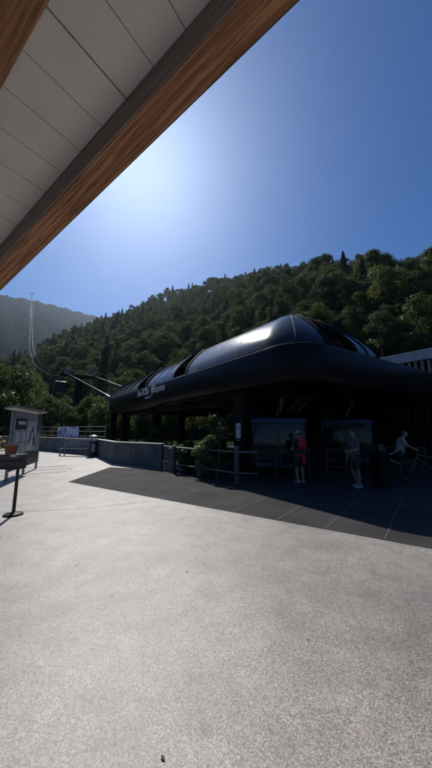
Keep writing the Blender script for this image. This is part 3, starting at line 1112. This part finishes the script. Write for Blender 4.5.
# ------------------------------------------------------------------ raised flower trough on stands
tr = thing('flower_trough', 'dark raised flower trough on a black pole stand with a round base', 'planter', gnd(13, 515))
t0 = Vector((-3.58, 5.55, 0))
td = Vector((-1, -.06, 0)).normalized()
tn = Vector((td.y, -td.x, 0))
tt = Matrix((td, Vector((-td.y, td.x, 0)), Vector((0, 0, 1)))).transposed()
tc_ = t0 + td * .85
for z in (1.03, 1.15):
    MB().box(tc_ + Vector((0, 0, z)), (1.7, .22, .112), tt).build('trough_board', M['trough'], tr, bevel=.006)
MB().box(tc_ + Vector((0, 0, .955)), (1.66, .24, .03), tt).build('trough_base', M['board_dark'], tr)
MB().box(t0 + td * .12 + Vector((0, .0, 1.188)) - Vector((0, .115, 0)), (.12, .004, .05), tt).build('white_label', M['paper'], tr)
for px in (None, 1):
    q = gnd(13.2, 515) if px is None else gnd(13.2, 515) + td * 1.25
    top = Vector((q.x, q.y, .945))
    MB().tube([q + Vector((0, 0, .03)), top], [.032, .03], 14).build('pole', M['black_plastic'], tr, smooth=50)
    MB().lathe(q, [(.17, 0), (.175, .012), (.165, .03), (.06, .045), (.04, .055)], 32).build('pole_base', M['black_steel'], tr, smooth=30)
# flowers
rng = random.Random(11)
lv = MB(); fy = MB()
for i in range(420):
    u_ = rng.uniform(.4, 1.68)
    h = rng.random() ** 1.4 * .3
    p = t0 + td * u_ + Vector((rng.uniform(-.05, .05), rng.uniform(-.16, .12), 1.2 + h))
    w = rng.uniform(.02, .045)
    ax = Vector((rng.uniform(-1, 1), rng.uniform(-1, 1), rng.uniform(-.4, 1))).normalized()
    bx_ = ax.orthogonal().normalized() * w * .6
    b = len(lv.v)
    lv.v += [p - ax * w, p + bx_, p + ax * w, p - bx_]
    lv.f.append([b, b + 1, b + 2, b + 3])
lv.build('flower_leaves', M['leaf_near'], tr)
for nm, mt, k in (('yellow_flowers', 'yellow', 62), ('orange_flowers', 'orange', 20)):
    for i in range(k):
        fy = MB()
        p = t0 + td * rng.uniform(.42, 1.66) + Vector((0, rng.uniform(-.2, .1), 1.26 + rng.random() * .28))
        fy.ell(p, (.036, .036, .02), 8, 5)
        fy.build('flower', M[mt], tr, smooth=60)
pot = MB()
q = t0 + td * .24 + Vector((0, -.02, 1.21))
pot.lathe(q, [(.085, 0), (.105, .12), (.115, .13), (.115, .165), (.1, .165), (.09, .1)], 20)
tag(pot.build('flower_pot', M['terracotta'], smooth=40), 'small terracotta pot standing on the right end of the raised trough', 'flower pot')

# ------------------------------------------------------------------ queue railings inside the station
def queue_rail(name, label, p, q, n):
    t = thing(name, label, 'railing', p)
    for i in range(n):
        r_ = p.lerp(q, i / (n - 1))
        MB().tube([r_, r_ + Vector((0, 0, 1.05))], .025, 8).build('post', M['black_plastic'], t)
    for z in (.5, 1.05):
        MB().tube([p + Vector((0, 0, z)), q + Vector((0, 0, z))], .024, 8).build('rail', M['black_plastic'], t, smooth=50)
    return t


queue_rail('queue_railing', 'dark queue railing in front of the cabin beside the notice pillar', at(258, 9.9), at(296, 9.4), 3)
queue_rail('queue_railing', 'dark queue railing between the two people on the station floor', at(310, 9.9), at(348, 9.2), 3)
queue_rail('queue_railing', 'dark queue railing behind the bicycle at the right', at(368, 10.6), at(428, 10.0), 4)


# turnstile gates near the entrance
def turnstile(p, label):
    t = thing('ticket_gate', label, 'ticket gate', p, 'ticket gates of the lift')
    MB().box(p + Vector((0, 0, .5)), (.3, .6, 1.0)).build('cabinet', M['black_steel'], t, bevel=.03)
    MB().box(p + Vector((0, -.1, 1.12)), (.2, .12, .22)).build('reader', M['black_plastic'], t, bevel=.02)
    for a in (-.5, .5):
        MB().tube([p + Vector((.15, 0, .85)), p + Vector((.6, 0, .85 + a * .4))], .018, 6).build('arm', M['grey_steel'], t)


turnstile(at(382, 8.9), 'dark ticket gate left of the person in the white shirt')


# ------------------------------------------------------------------ people
def rotz(a):
    return Matrix.Rotation(a, 3, 'Z')


def person(loc, face, label, H=1.7, top='cloth_dark', bottom='cloth_dark', hair='hair_dark', pose=None, cap=None, shorts=True, red_waist=False):
    """figure faces local -Y; built as one remeshed surface, clothes as children"""
    k = H / 1.75
    root = thing('person', label, 'person', loc)
    root.rotation_euler.z = face
    V = lambda x, y, z: Vector((x, y, z)) * k
    J = dict(pel=V(0, 0, .95), ch=V(0, -.01, 1.28), nk=V(0, 0, 1.46), hd=V(0, -.02, 1.63))
    for s, sg in (('l', 1), ('r', -1)):
        J['hip' + s] = V(.095 * sg, 0, .92)
        J['kn' + s] = V(.11 * sg, -.03, .5)
        J['an' + s] = V(.11 * sg, .02, .09)
        J['toe' + s] = V(.125 * sg, -.16, .035)
        J['sh' + s] = V(.185 * sg, 0, 1.42)
        J['el' + s] = V(.24 * sg, .03, 1.13)
        J['wr' + s] = V(.23 * sg, -.08, .89)
    if pose:
        for q, p in pose.items():
            J[q] = V(*p)
    b = MB()
    hd = J['hd']
    b.ell(hd, (.076 * k, .096 * k, .118 * k))
    b.ell(hd + V(0, -.035, -.06), (.056 * k, .06 * k, .06 * k))
    b.ell(hd + V(0, -.1, -.015), (.013 * k, .02 * k, .024 * k), 8, 6)
    b.ell(hd + V(0, -.088, -.062), (.024 * k, .012 * k, .01 * k), 8, 6)
    for sg in (1, -1):
        b.ell(hd + V(.077 * sg, .005, -.01), (.012 * k, .022 * k, .034 * k), 8, 6)
    b.cap(J['nk'] - V(0, 0, .03), hd - V(0, -.01, .08), .056 * k, .052 * k)
    b.cap(J['pel'], J['ch'], .125 * k, .135 * k)
    b.ell((J['pel'] + J['hipl'] + J['hipr']) / 3, (.165 * k, .115 * k, .12 * k))
    b.ell(J['ch'] + V(0, 0, .03), (.165 * k, .112 * k, .17 * k))
    for s, sg in (('l', 1), ('r', -1)):
        b.cap(J['ch'] + (J['sh' + s] - J['ch']) * .5, J['sh' + s], .07 * k, .058 * k)
        b.cap(J['hip' + s], J['kn' + s], .085 * k, .054 * k)
        b.cap(J['kn' + s], J['an' + s], .056 * k, .036 * k)
        b.cap(J['kn' + s].lerp(J['an' + s], .3) + V(0, .02, 0), J['kn' + s].lerp(J['an' + s], .5), .05 * k, .04 * k)
        b.cap(J['an' + s] - V(0, -.03, .03), J['toe' + s], .04 * k, .034 * k)
        b.cap(J['sh' + s], J['el' + s], .052 * k, .04 * k)
        b.cap(J['el' + s], J['wr' + s], .041 * k, .027 * k)
        fw = (J['wr' + s] - J['el' + s]).normalized()
        side = fw.cross(Vector((sg, 0, 0)))
        side = side.normalized() if side.length > .1 else Vector((0, 0, 1))
        w = J['wr' + s]
        pal = w + fw * .05 * k
        nrm = fw.cross(side)
        b.cap(w, w + fw * .075 * k, .027 * k, .03 * k)
        for i, ln in enumerate((.062, .074, .07, .054)):
            o = w + fw * .08 * k + side * (i - 1.5) * .02 * k
            m1 = o + fw * ln * .55 * k + nrm * .006 * k
            b.cap(o, m1, .0095 * k, .009 * k, 8)
            b.cap(m1, m1 + (fw * .8 + nrm * .5 * -sg).normalized() * ln * .5 * k, .009 * k, .0078 * k, 8)
        th_ = w + fw * .03 * k - side * .03 * k
        b.cap(th_, th_ + (fw * .7 - side * .7).normalized() * .05 * k, .012 * k, .0095 * k, 8)
    o = b.build('body', M['skin'], root, local=True)
    rm = o.modifiers.new('fuse', 'REMESH'); rm.mode = 'VOXEL'; rm.voxel_size = .009; rm.use_smooth_shade = True
    s_ = o.modifiers.new('relax', 'SMOOTH'); s_.factor = .4; s_.iterations = 3

    def garment(name, mb, m, vs=.014):
        g = mb.build(name, m, root, local=True)
        r_ = g.modifiers.new('fuse', 'REMESH'); r_.mode = 'VOXEL'; r_.voxel_size = vs; r_.use_smooth_shade = True
        q = g.modifiers.new('relax', 'SMOOTH'); q.factor = .5; q.iterations = 4
        return g
    g = MB()
    g.cap(J['pel'] + V(0, 0, -.02), J['ch'], .145 * k, .153 * k)
    g.ell(J['ch'] + V(0, 0, .03), (.18 * k, .128 * k, .175 * k))
    for s in 'lr':
        g.cap(J['ch'] + (J['sh' + s] - J['ch']) * .5, J['sh' + s], .08 * k, .072 * k)
        g.cap(J['sh' + s], J['sh' + s].lerp(J['el' + s], .62), .067 * k, .064 * k)
    garment('shirt', g, M[top])
    g = MB()
    g.ell((J['pel'] + J['hipl'] + J['hipr']) / 3, (.178 * k, .13 * k, .13 * k))
    for s in 'lr':
        e = J['kn' + s] if shorts else J['an' + s] + V(0, 0, .04)
        if shorts:
            g.cap(J['hip' + s], J['hip' + s].lerp(e, .78), .1 * k, .088 * k)
        else:
            g.cap(J['hip' + s], J['kn' + s], .1 * k, .072 * k)
            g.cap(J['kn' + s], e, .072 * k, .058 * k)
    garment('shorts' if shorts else 'trousers', g, M[bottom])
    for s in 'lr':
        g = MB()
        g.cap(J['an' + s] - V(0, -.035, .04), J['toe' + s], .05 * k, .042 * k)
        garment('shoe', g, M['cloth_white' if top != 'cloth_white' else 'cloth_grey'], .012)
        MB().ell(hd + V(.03 * (1 if s == 'l' else -1), -.086, .012), .009 * k, 8, 6).build('eye', M['hair_dark'], root, local=True)
    g = MB()
    g.ell(hd + V(0, .018, .03), (.085 * k, .095 * k, .1 * k))
    garment('hair', g, M[hair], .01)
    if cap:
        g = MB()
        g.ell(hd + V(0, .006, .06), (.09 * k, .105 * k, .075 * k))
        g.box(hd + V(0, -.12, .05), (.14 * k, .13 * k, .014 * k))
        garment('sun_cap', g, M[cap], .01)
    if red_waist:
        g = MB()
        g.ell(J['pel'] + V(0, .01, -.02), (.19 * k, .145 * k, .075 * k))
        g.cap(J['pel'] + V(-.06, .13, 0), J['pel'] + V(-.08, .16, -.3), .05 * k, .06 * k)
        garment('waist_jacket', g, M['cloth_red'])
    return root, J, k


pA = gnd(300.5, 483.5)
rA, JA, kA = person((pA.x, pA.y, 0.01), R(200), 'person in a pale cap with a red backpack and red jacket tied at the waist', 1.62, 'cloth_dark', 'cloth_dark', cap='cloth_white', red_waist=True,
                    pose={'ell': (.27, .0, 1.13), 'wrl': (.16, -.2, 1.05)})
# red backpack carried by the first person
bk = MB()
bk.ell((0, 0, 0), (.15, .09, .21), 16, 10)
bk.ell((0, .07, -.06), (.11, .05, .1), 12, 8)
bo = bk.build('backpack', M['cloth_red'], smooth=60)
q = Matrix.Rotation(R(200), 3, 'Z') @ Vector((0, .19, 1.22))
bo.location = (pA.x + q.x, pA.y + q.y, q.z + .01)
bo.rotation_euler.z = R(200)
tag(bo, 'red backpack on the back of the person in the pale cap', 'backpack')
pB = gnd(357.5, 488)
person((pB.x, pB.y, 0.01), R(-75), 'person in a dark grey shirt and dark shorts standing in front of the second cabin', 1.66, 'cloth_grey', 'cloth_dark',
       pose={'ell': (.22, -.1, 1.14), 'wrl': (.16, -.33, 1.1), 'knr': (-.1, -.06, .5), 'anr': (-.11, .12, .1), 'toer': (-.12, -.04, .04)})
pC = gnd(402, 479)
person((pC.x, pC.y, 0.01), R(60), 'person in a white shirt leaning over the handlebar of the bicycle', 1.68, 'cloth_white', 'cloth_dark', shorts=False,
       pose={'ch': (0, -.08, 1.27), 'nk': (0, -.15, 1.43), 'hd': (0, -.2, 1.59), 'shl': (.185, -.12, 1.39), 'shr': (-.185, -.12, 1.39), 'ell': (.24, -.25, 1.16), 'wrl': (.2, -.45, 1.06), 'elr': (-.24, -.25, 1.16), 'wrr': (-.2, -.45, 1.06)})


# ------------------------------------------------------------------ bicycle
def bicycle(loc, rz, label):
    root = thing('bicycle', label, 'bicycle', loc)
    root.rotation_euler.z = rz
    for x in (-.58, .58):
        w = MB()
        w.tube([(x + .34 * math.cos(a), 0, .36 + .34 * math.sin(a)) for a in [2 * math.pi * i / 36 for i in range(37)]], .026, 8, False)
        wh = w.build('wheel', M['tyre'], root, smooth=50, local=True)
        w = MB()
        w.tube([(x + .305 * math.cos(a), 0, .36 + .305 * math.sin(a)) for a in [2 * math.pi * i / 36 for i in range(37)]], .012, 6, False)
        for i in range(14):
            a = 2 * math.pi * i / 14
            w.tube([(x, .02 * (-1) ** i, .36), (x + .3 * math.cos(a), 0, .36 + .3 * math.sin(a))], .002, 4)
        w.tube([(x, -.05, .36), (x, .05, .36)], .03, 10)
        o = w.build('rim', M['bike'], wh, local=True)
    f = MB()
    bb, hd, se, ra = (-.12, 0, .36), (.38, 0, .88), (-.27, 0, .84), (-.58, 0, .36)
    for a, b in ((bb, (.36, 0, .76)), ((-.24, 0, .76), hd), (bb, se), ((.36, 0, .76), hd)):
        f.tube([a, b], .022, 10)
    for y in (-.045, .045):
        f.tube([bb, (ra[0], y, ra[2])], .011, 8)
        f.tube([(-.23, 0, .72), (ra[0], y, ra[2])], .010, 8)
    f.build('frame', M['bike'], root, smooth=50, local=True)
    f = MB()
    for y in (-.055, .055):
        f.tube([(.4, y, .78), (.58, y, .36)], .018, 8)
    f.tube([(.4, -.055, .78), (.4, .055, .78)], .02, 8)
    f.build('fork', M['bike'], root, smooth=50, local=True)
    MB().tube([(.30, -.36, 1.0), (.36, -.12, .96), (.36, .12, .96), (.30, .36, 1.0)], .016, 8).build('handlebar', M['black_plastic'], root, smooth=50, local=True)
    MB().tube([hd, (.36, 0, .96)], .02, 8).build('stem', M['black_plastic'], root, local=True)
    f = MB()
    f.ell((-.3, 0, .93), (.13, .06, .03), 12, 6)
    f.tube([se, (-.29, 0, .92)], .014, 8)
    f.build('saddle', M['black_plastic'], root, smooth=60, local=True)
    f = MB()
    f.tube([(-.12, .05, .36), (-.02, .09, .22)], .012, 6)
    f.tube([(-.12, -.05, .36), (-.22, -.09, .5)], .012, 6)
    f.box((0, .14, .21), (.1, .09, .02))
    f.box((-.24, -.14, .51), (.1, .09, .02))
    f.tube([(-.12 + .08 * math.cos(a), .05, .36 + .08 * math.sin(a)) for a in [2 * math.pi * i / 20 for i in range(21)]], .008, 6, False)
    f.build('crankset', M['grey_steel'], root, local=True)
    return root


pk = at(433, 9.2)
bicycle((pk.x, pk.y, .01), R(172), 'grey framed mountain bicycle held by the person in the white shirt')


# ------------------------------------------------------------------ vegetation
def quads_obj(name, co, nrm_unused, m, smooth=False):
    n = len(co) // 4
    me = bpy.data.meshes.new(name)
    me.vertices.add(n * 4)
    me.vertices.foreach_set('co', np.ascontiguousarray(co, dtype=np.float32).ravel())
    me.loops.add(n * 4)
    me.loops.foreach_set('vertex_index', np.arange(n * 4, dtype=np.int32))
    me.polygons.add(n)
    me.polygons.foreach_set('loop_start', np.arange(0, n * 4, 4, dtype=np.int32))
    me.materials.append(m)
    me.update(calc_edges=True)
    return me


def leaf_quads(pos, dirs, size, rg, aspect=.62):
    n = len(pos)
    nr = dirs + rg.normal(0, .55, (n, 3))
    nr /= np.linalg.norm(nr, axis=1)[:, None] + 1e-9
    t = rg.normal(0, 1, (n, 3))
    u = np.cross(nr, t); u /= np.linalg.norm(u, axis=1)[:, None] + 1e-9
    w = np.cross(nr, u)
    s = (size * rg.uniform(.55, 1.35, n))[:, None]
    q = np.stack([pos - u * s, pos - w * s * aspect + nr * s * .12, pos + u * s, pos + w * s * aspect + nr * s * .12], axis=1)
    return q.reshape(-1, 3)


def broad_crown(H, rad, n, size, seed, base=.22, nb=16):
    rg = np.random.default_rng(seed)
    blobs = []
    for i in range(nb):
        t = (i + .5) / nb
        z = H * (base + (1 - base) * (.08 + .84 * t))
        prof_ = math.sin(math.pi * min(1, (.12 + .8 * t))) ** .7
        a = rg.uniform(0, 6.283)
        rr = rad * prof_ * rg.uniform(.25, .72)
        br = rad * rg.uniform(.26, .44) * (.75 + .3 * prof_)
        blobs.append((rr * math.cos(a), rr * math.sin(a), z, br))
    bl = np.array(blobs)
    pr = bl[:, 3] ** 2
    idx = rg.choice(nb, n, p=pr / pr.sum())
    d = rg.normal(0, 1, (n, 3)); d /= np.linalg.norm(d, axis=1)[:, None]
    d[:, 2] = np.where(d[:, 2] < -.3, -d[:, 2] * .6, d[:, 2])
    rr = bl[idx, 3] * (1 - rg.uniform(0, 1, n) ** 2.6 * .5) * (1 + .15 * rg.normal(0, 1, n))
    pos = bl[idx, :3] + d * rr[:, None] * np.array([1, 1, .8])
    return leaf_quads(pos, d, size, rg), bl


def conifer_crown(H, rad, n, size, seed, base=.1):
    rg = np.random.default_rng(seed)
    t = rg.uniform(0, 1, n) ** 1.35
    lev = np.floor(t * 16) / 16 + rg.uniform(0, .03, n)
    lev = np.clip(lev, 0, .995)
    a = rg.integers(0, 9, n) * .698 + lev * 40 + rg.normal(0, .16, n)
    rmax = rad * (1 - lev) ** .85 * (1 + .2 * np.sin(a * 3 + lev * 50)) + .08
    rr = rmax * rg.uniform(.12, 1.0, n) ** .7
    z = H * (base + (1 - base) * lev) - rr * .32
    pos = np.stack([rr * np.cos(a), rr * np.sin(a), z], 1)
    d = np.stack([np.cos(a) * .5, np.sin(a) * .5, np.full(n, .7)], 1)
    return leaf_quads(pos, d, size, rg, .45)


def trunk_mb(H, r, blobs=None, seed=0, top=.8):
    rng = random.Random(seed)
    mb = MB()
    pts = [Vector((0, 0, -.6))]
    for i in range(1, 6):
        pts.append(Vector((rng.uniform(-.03, .03) * H * .4, rng.uniform(-.03, .03) * H * .4, H * top * i / 5)))
    mb.tube(pts, [r * (1.25 - .2 * i) for i in range(6)], 7)
    if blobs is not None:
        for b in blobs[::2]:
            k = min(max(b[2] / (H * top) * .62, .15), .9)
            p0 = pts[0].lerp(pts[-1], k)
            mb.tube([p0, p0.lerp(Vector(b[:3]), .5) + Vector((0, 0, .03 * H)), Vector(b[:3])], [r * .5, r * .3, r * .1], 5)
    return mb


def tree_proto(kind, H, rad, n, size, seed, m):
    if kind == 'broad':
        q, bl = broad_crown(H, rad, n, size, seed)
        tm = trunk_mb(H, H * .02, bl, seed)
    else:
        q = conifer_crown(H, rad, n, size, seed)
        tm = trunk_mb(H, H * .014, None, seed, .97)
    cm = quads_obj('crown', q, None, m)
    me = bpy.data.meshes.new('trunk')
    me.from_pydata([tuple(v) for v in tm.v], [], tm.f)
    me.materials.append(M['bark'])
    return cm, me, q


def put_tree(name, proto, loc, sc, rz, label, cat, group, flip=1):
    root = bpy.data.objects.new(name, None)
    C.objects.link(root)
    root.location = loc
    root.rotation_euler.z = rz
    root.scale = sc
    tag(root, label, cat, group)
    for nm, me in (('crown', proto[0]), ('trunk', proto[1])):
        o = bpy.data.objects.new(nm, me)
        C.objects.link(o)
        o.parent = root
    return root


BROAD = [tree_proto('broad', 12, 4.6, 6500, .2, 100 + i, M['leaf' if i % 3 else 'leaf_dark']) for i in range(6)]
CONI = [tree_proto('conifer', 17, 3.3, 5000, .24, 200 + i, M['needle']) for i in range(3)]
LOWB = [broad_crown(12, 4.6, 900, .5, 300 + i)[0] for i in range(5)]
LOWC = [conifer_crown(17, 3.3, 900, .5, 400 + i) for i in range(3)]

rg = np.random.default_rng(5)
cand = []
cells = {}
tries = 0
while tries < 26000:
    tries += 1
    th = R(rg.uniform(-52, 56))
    d_ = math.degrees(th)
    r0, r1 = np.interp(d_, AZ, R0), np.interp(d_, AZ, R1)
    r = math.sqrt(rg.uniform((r0 + (8 if d_ > 25 else -5)) ** 2, (r1 + 14) ** 2))
    x, y = r * math.sin(th), r * math.cos(th)
    sp = 5.0 + r * .006
    cx_ = Vector((x, y, 0)).dot(N)
    if 4.5 < cx_ < 15.5 and r < 470: continue
    key = (int(x // 5), int(y // 5))
    ok = True
    for i in (-1, 0, 1):
        for j in (-1, 0, 1):
            for (a, b) in cells.get((key[0] + i, key[1] + j), ()):
                if (a - x) ** 2 + (b - y) ** 2 < sp * sp:
                    ok = False
    if not ok: continue
    cells.setdefault(key, []).append((x, y))
    cf = rg.random() < (.06 if d_ > 2 else .09 + .1 * (math.sin(th * 11) > .2))
    s = rg.uniform(.55, 1.42) * (1.0 if r > 90 else .85) * (.98 if d_ > 0 else 1.0)
    if cf: s *= rg.uniform(.75, 1.1)
    cand.append((x, y, hill_z(th, r), th, r, cf, s, rg.uniform(0, 6.28)))
# a spruce group that breaks the crest on the left, as in the photograph
for px, r in ((117, 300), (122, 330), (113, 270), (160, 340), (172, 350), (148, 360)):
    th = math.atan2((px - 216) / FPX, .95)
    cand.append((r * math.sin(th), r * math.cos(th), hill_z(th, r), th, r, True, 1.35, px * .1))


def in_view(c):
    a = math.degrees(c[3])
    return -38.5 < a < 39.5


vis = [c for c in cand if in_view(c)]
order_b = sorted([c for c in vis if not c[5]], key=lambda c: -c[6] / c[4])[:270]
order_c = sorted([c for c in vis if c[5]], key=lambda c: -c[6] / c[4])[:90]
chosen = set(id(c) for c in order_b) | set(id(c) for c in order_c)


def zone(c):
    if c[3] < R(-24): return 'on the left shoulder of the wooded hill'
    t = (c[4] - np.interp(math.degrees(c[3]), AZ, R0)) / (np.interp(math.degrees(c[3]), AZ, R1) - np.interp(math.degrees(c[3]), AZ, R0))
    if t > .7: return 'near the crest of the wooded hill'
    if t < .2: return 'at the foot of the wooded hill behind the station'
    return 'halfway up the wooded hill behind the station'


for i, c in enumerate(order_b):
    sx = c[6] * (1 + .12 * math.sin(i * 2.1))
    put_tree('broadleaf_tree', BROAD[i % 6], c[:3], (sx, sx, c[6]), c[7], 'green round-crowned tree ' + zone(c), 'tree', 'broadleaf trees ' + zone(c))
for i, c in enumerate(order_c):
    put_tree('conifer_tree', CONI[i % 3], c[:3], (c[6], c[6], c[6]), c[7], 'dark pointed conifer ' + zone(c), 'tree', 'conifers ' + zone(c))
for nm, cf, low, m in (('woodland_broadleaves', False, LOWB, M['leaf']), ('woodland_conifers', True, LOWC, M['needle'])):
    arr = []
    for i, c in enumerate(cand):
        if id(c) in chosen or c[5] != cf: continue
        q = low[i % len(low)] * c[6]
        ca_, sa_ = math.cos(c[7]), math.sin(c[7])
        arr.append(np.stack([q[:, 0] * ca_ - q[:, 1] * sa_ + c[0], q[:, 0] * sa_ + q[:, 1] * ca_ + c[1], q[:, 2] + c[2]], 1))
    if arr:
        o = bpy.data.objects.new(nm, quads_obj(nm, np.concatenate(arr), None, m))
        C.objects.link(o)
        tag(o, 'distant mass of %s covering the upper hillside' % ('conifers' if cf else 'leafy trees'), 'woodland', kind='stuff')

# nearer trees standing behind the wall and the station
NEAR = [tree_proto('broad', 7, 2.7, 5200, .13, 500 + i, M['leaf_near' if i != 1 else 'leaf']) for i in range(4)]
near = [(4, 42, 11.5, 'tall leafy tree at the left edge, nearest to the information board'),
        (-12, 36, 10, 'leafy tree half cut off by the left edge of the picture'),
        (17, 52, 12, 'dense leafy tree behind the roof of the information board'),
        (33, 58, 10.5, 'leafy tree in the gap between information board and hanging cabin'),
        (47, 34, 6.0, 'small round leafy tree behind the left end of the banner'),
        (60, 40, 6.4, 'small round leafy tree directly under the hanging cabin'),
        (72, 33, 4.6, 'low bushy tree directly behind the bench'),
        (88, 36, 6.0, 'small leafy tree behind the litter bin'),
        (101, 32, 5.6, 'small leafy tree left of the first station columns'),
        (112, 44, 7.4, 'leafy tree seen past the far end of the station'),
        (137, 40, 7.0, 'leafy tree seen between the two left station columns'),
        (148, 36, 5.6, 'bushy tree seen close left of the middle station column'),
        (172, 37, 6.2, 'leafy tree seen right of the middle station column'),
        (192, 40, 7.4, 'leafy tree seen through the station above the lattice gate'),
        (214, 36, 6.4, 'leafy tree seen through the station left of the notice pillar')]
for i, (px, Y, H, lb) in enumerate(near):
    p = at(px, Y)
    s = H / 7
    put_tree('broadleaf_tree', NEAR[i % 4], (p.x, p.y, -.4), (s, s, s), i * 1.7, lb, 'tree', None)


def shrub(name, loc, H, rad, n, size, seed, label):
    q, bl = broad_crown(H, rad, n, size, seed, .02, 14)
    root = thing(name, label, 'shrub', loc)
    o = bpy.data.objects.new('foliage', quads_obj('foliage', q, None, M['leaf_near']))
    C.objects.link(o); o.parent = root
    mb = MB()
    for b in bl[::2]:
        mb.tube([(0, 0, -.1), tuple(Vector(b[:3]) * .5 + Vector((0, 0, .1))), tuple(b[:3])], [.025, .018, .006], 5)
    mb.build('stems', M['bark'], root, local=True)


shrub('leafy_shrub', at(187, 11.9), 1.15, .75, 2600, .055, 21, 'low leafy shrub behind the first span of the railing')
shrub('leafy_shrub', at(209, 10.75), 1.25, .7, 2600, .055, 22, 'low leafy shrub behind the middle railing post')
shrub('leafy_shrub', at(217, 10.4), 2.3, .62, 3000, .06, 23, 'tall leafy shrub against the pillar with the notice')
shrub('leafy_shrub', at(157, 18.0), 1.9, 1.1, 3000, .07, 24, 'shrub behind the parapet at the middle column')

# ------------------------------------------------------------------ haze
hz = MB().box((-300, 300, 560), (5800, 5800, 1200))
ho = hz.build('haze', mat('haze_unused'))
hm = bpy.data.materials.new('valley_haze')
hm.use_nodes = True
nt = hm.node_tree
nt.nodes.remove(nt.nodes['Principled BSDF'])
pv = nt.nodes.new('ShaderNodeVolumePrincipled')
pv.inputs['Color'].default_value = (.64, .79, 1.0, 1)
pv.inputs['Density'].default_value = .00006
pv.inputs['Anisotropy'].default_value = .74
nt.links.new(pv.outputs['Volume'], [n for n in nt.nodes if n.type == 'OUTPUT_MATERIAL'][0].inputs['Volume'])
ho.data.materials.clear()
ho.data.materials.append(hm)
tag(ho, 'thin blue valley haze fading the far mountain', 'haze', kind='stuff')

# ------------------------------------------------------------------ world, sun, camera
sc = bpy.context.scene
w = bpy.data.worlds.new('World')
sc.world = w
w.use_nodes = True
bg = w.node_tree.nodes['Background']
sky = w.node_tree.nodes.new('ShaderNodeTexSky')
sky.sky_type = 'NISHITA'
sky.sun_disc = False
sky.sun_elevation = SUN_EL
sky.sun_rotation = SUN_AZ
sky.altitude = 700
sky.air_density = 1.0
sky.dust_density = .2
sky.ozone_density = 7.0
hs = w.node_tree.nodes.new('ShaderNodeHueSaturation')
hs.inputs['Saturation'].default_value = 1.2
hs.inputs['Hue'].default_value = .506
w.node_tree.links.new(sky.outputs[0], hs.inputs['Color'])
w.node_tree.links.new(hs.outputs[0], bg.inputs[0])
bg.inputs[1].default_value = .085
sun = bpy.data.lights.new('sun', 'SUN')
sun.energy = 5.0
sun.angle = R(.53)
sun.color = (1, .95, .88)
so_ = bpy.data.objects.new('sun', sun)
C.objects.link(so_)
sd = Vector((math.sin(SUN_AZ) * math.cos(SUN_EL), math.cos(SUN_AZ) * math.cos(SUN_EL), math.sin(SUN_EL)))
so_.rotation_euler = sd.to_track_quat('Z', 'Y').to_euler()
so_.location = sd * 60

cam = bpy.data.cameras.new('camera')
cam.sensor_fit = 'VERTICAL'
cam.sensor_height = 36
cam.lens = FPX / 768 * 36
cam.clip_start = .05
cam.clip_end = 20000
co = bpy.data.objects.new('camera', cam)
C.objects.link(co)
co.location = (0, 0, EYE)
co.rotation_euler = (R(90) + PIT, 0, 0)
sc.camera = co
sc.view_settings.view_transform = 'Standard'
sc.view_settings.look = 'None'
sc.view_settings.exposure = 0
sc.view_settings.gamma = 1
sc.view_settings.use_curve_mapping = False
cy = sc.cycles
cy.max_bounces = 6
cy.diffuse_bounces = 3
cy.glossy_bounces = 3
cy.transmission_bounces = 3
cy.transparent_max_bounces = 6
cy.volume_bounces = 0
cy.use_denoising = True
cy.sample_clamp_indirect = 6
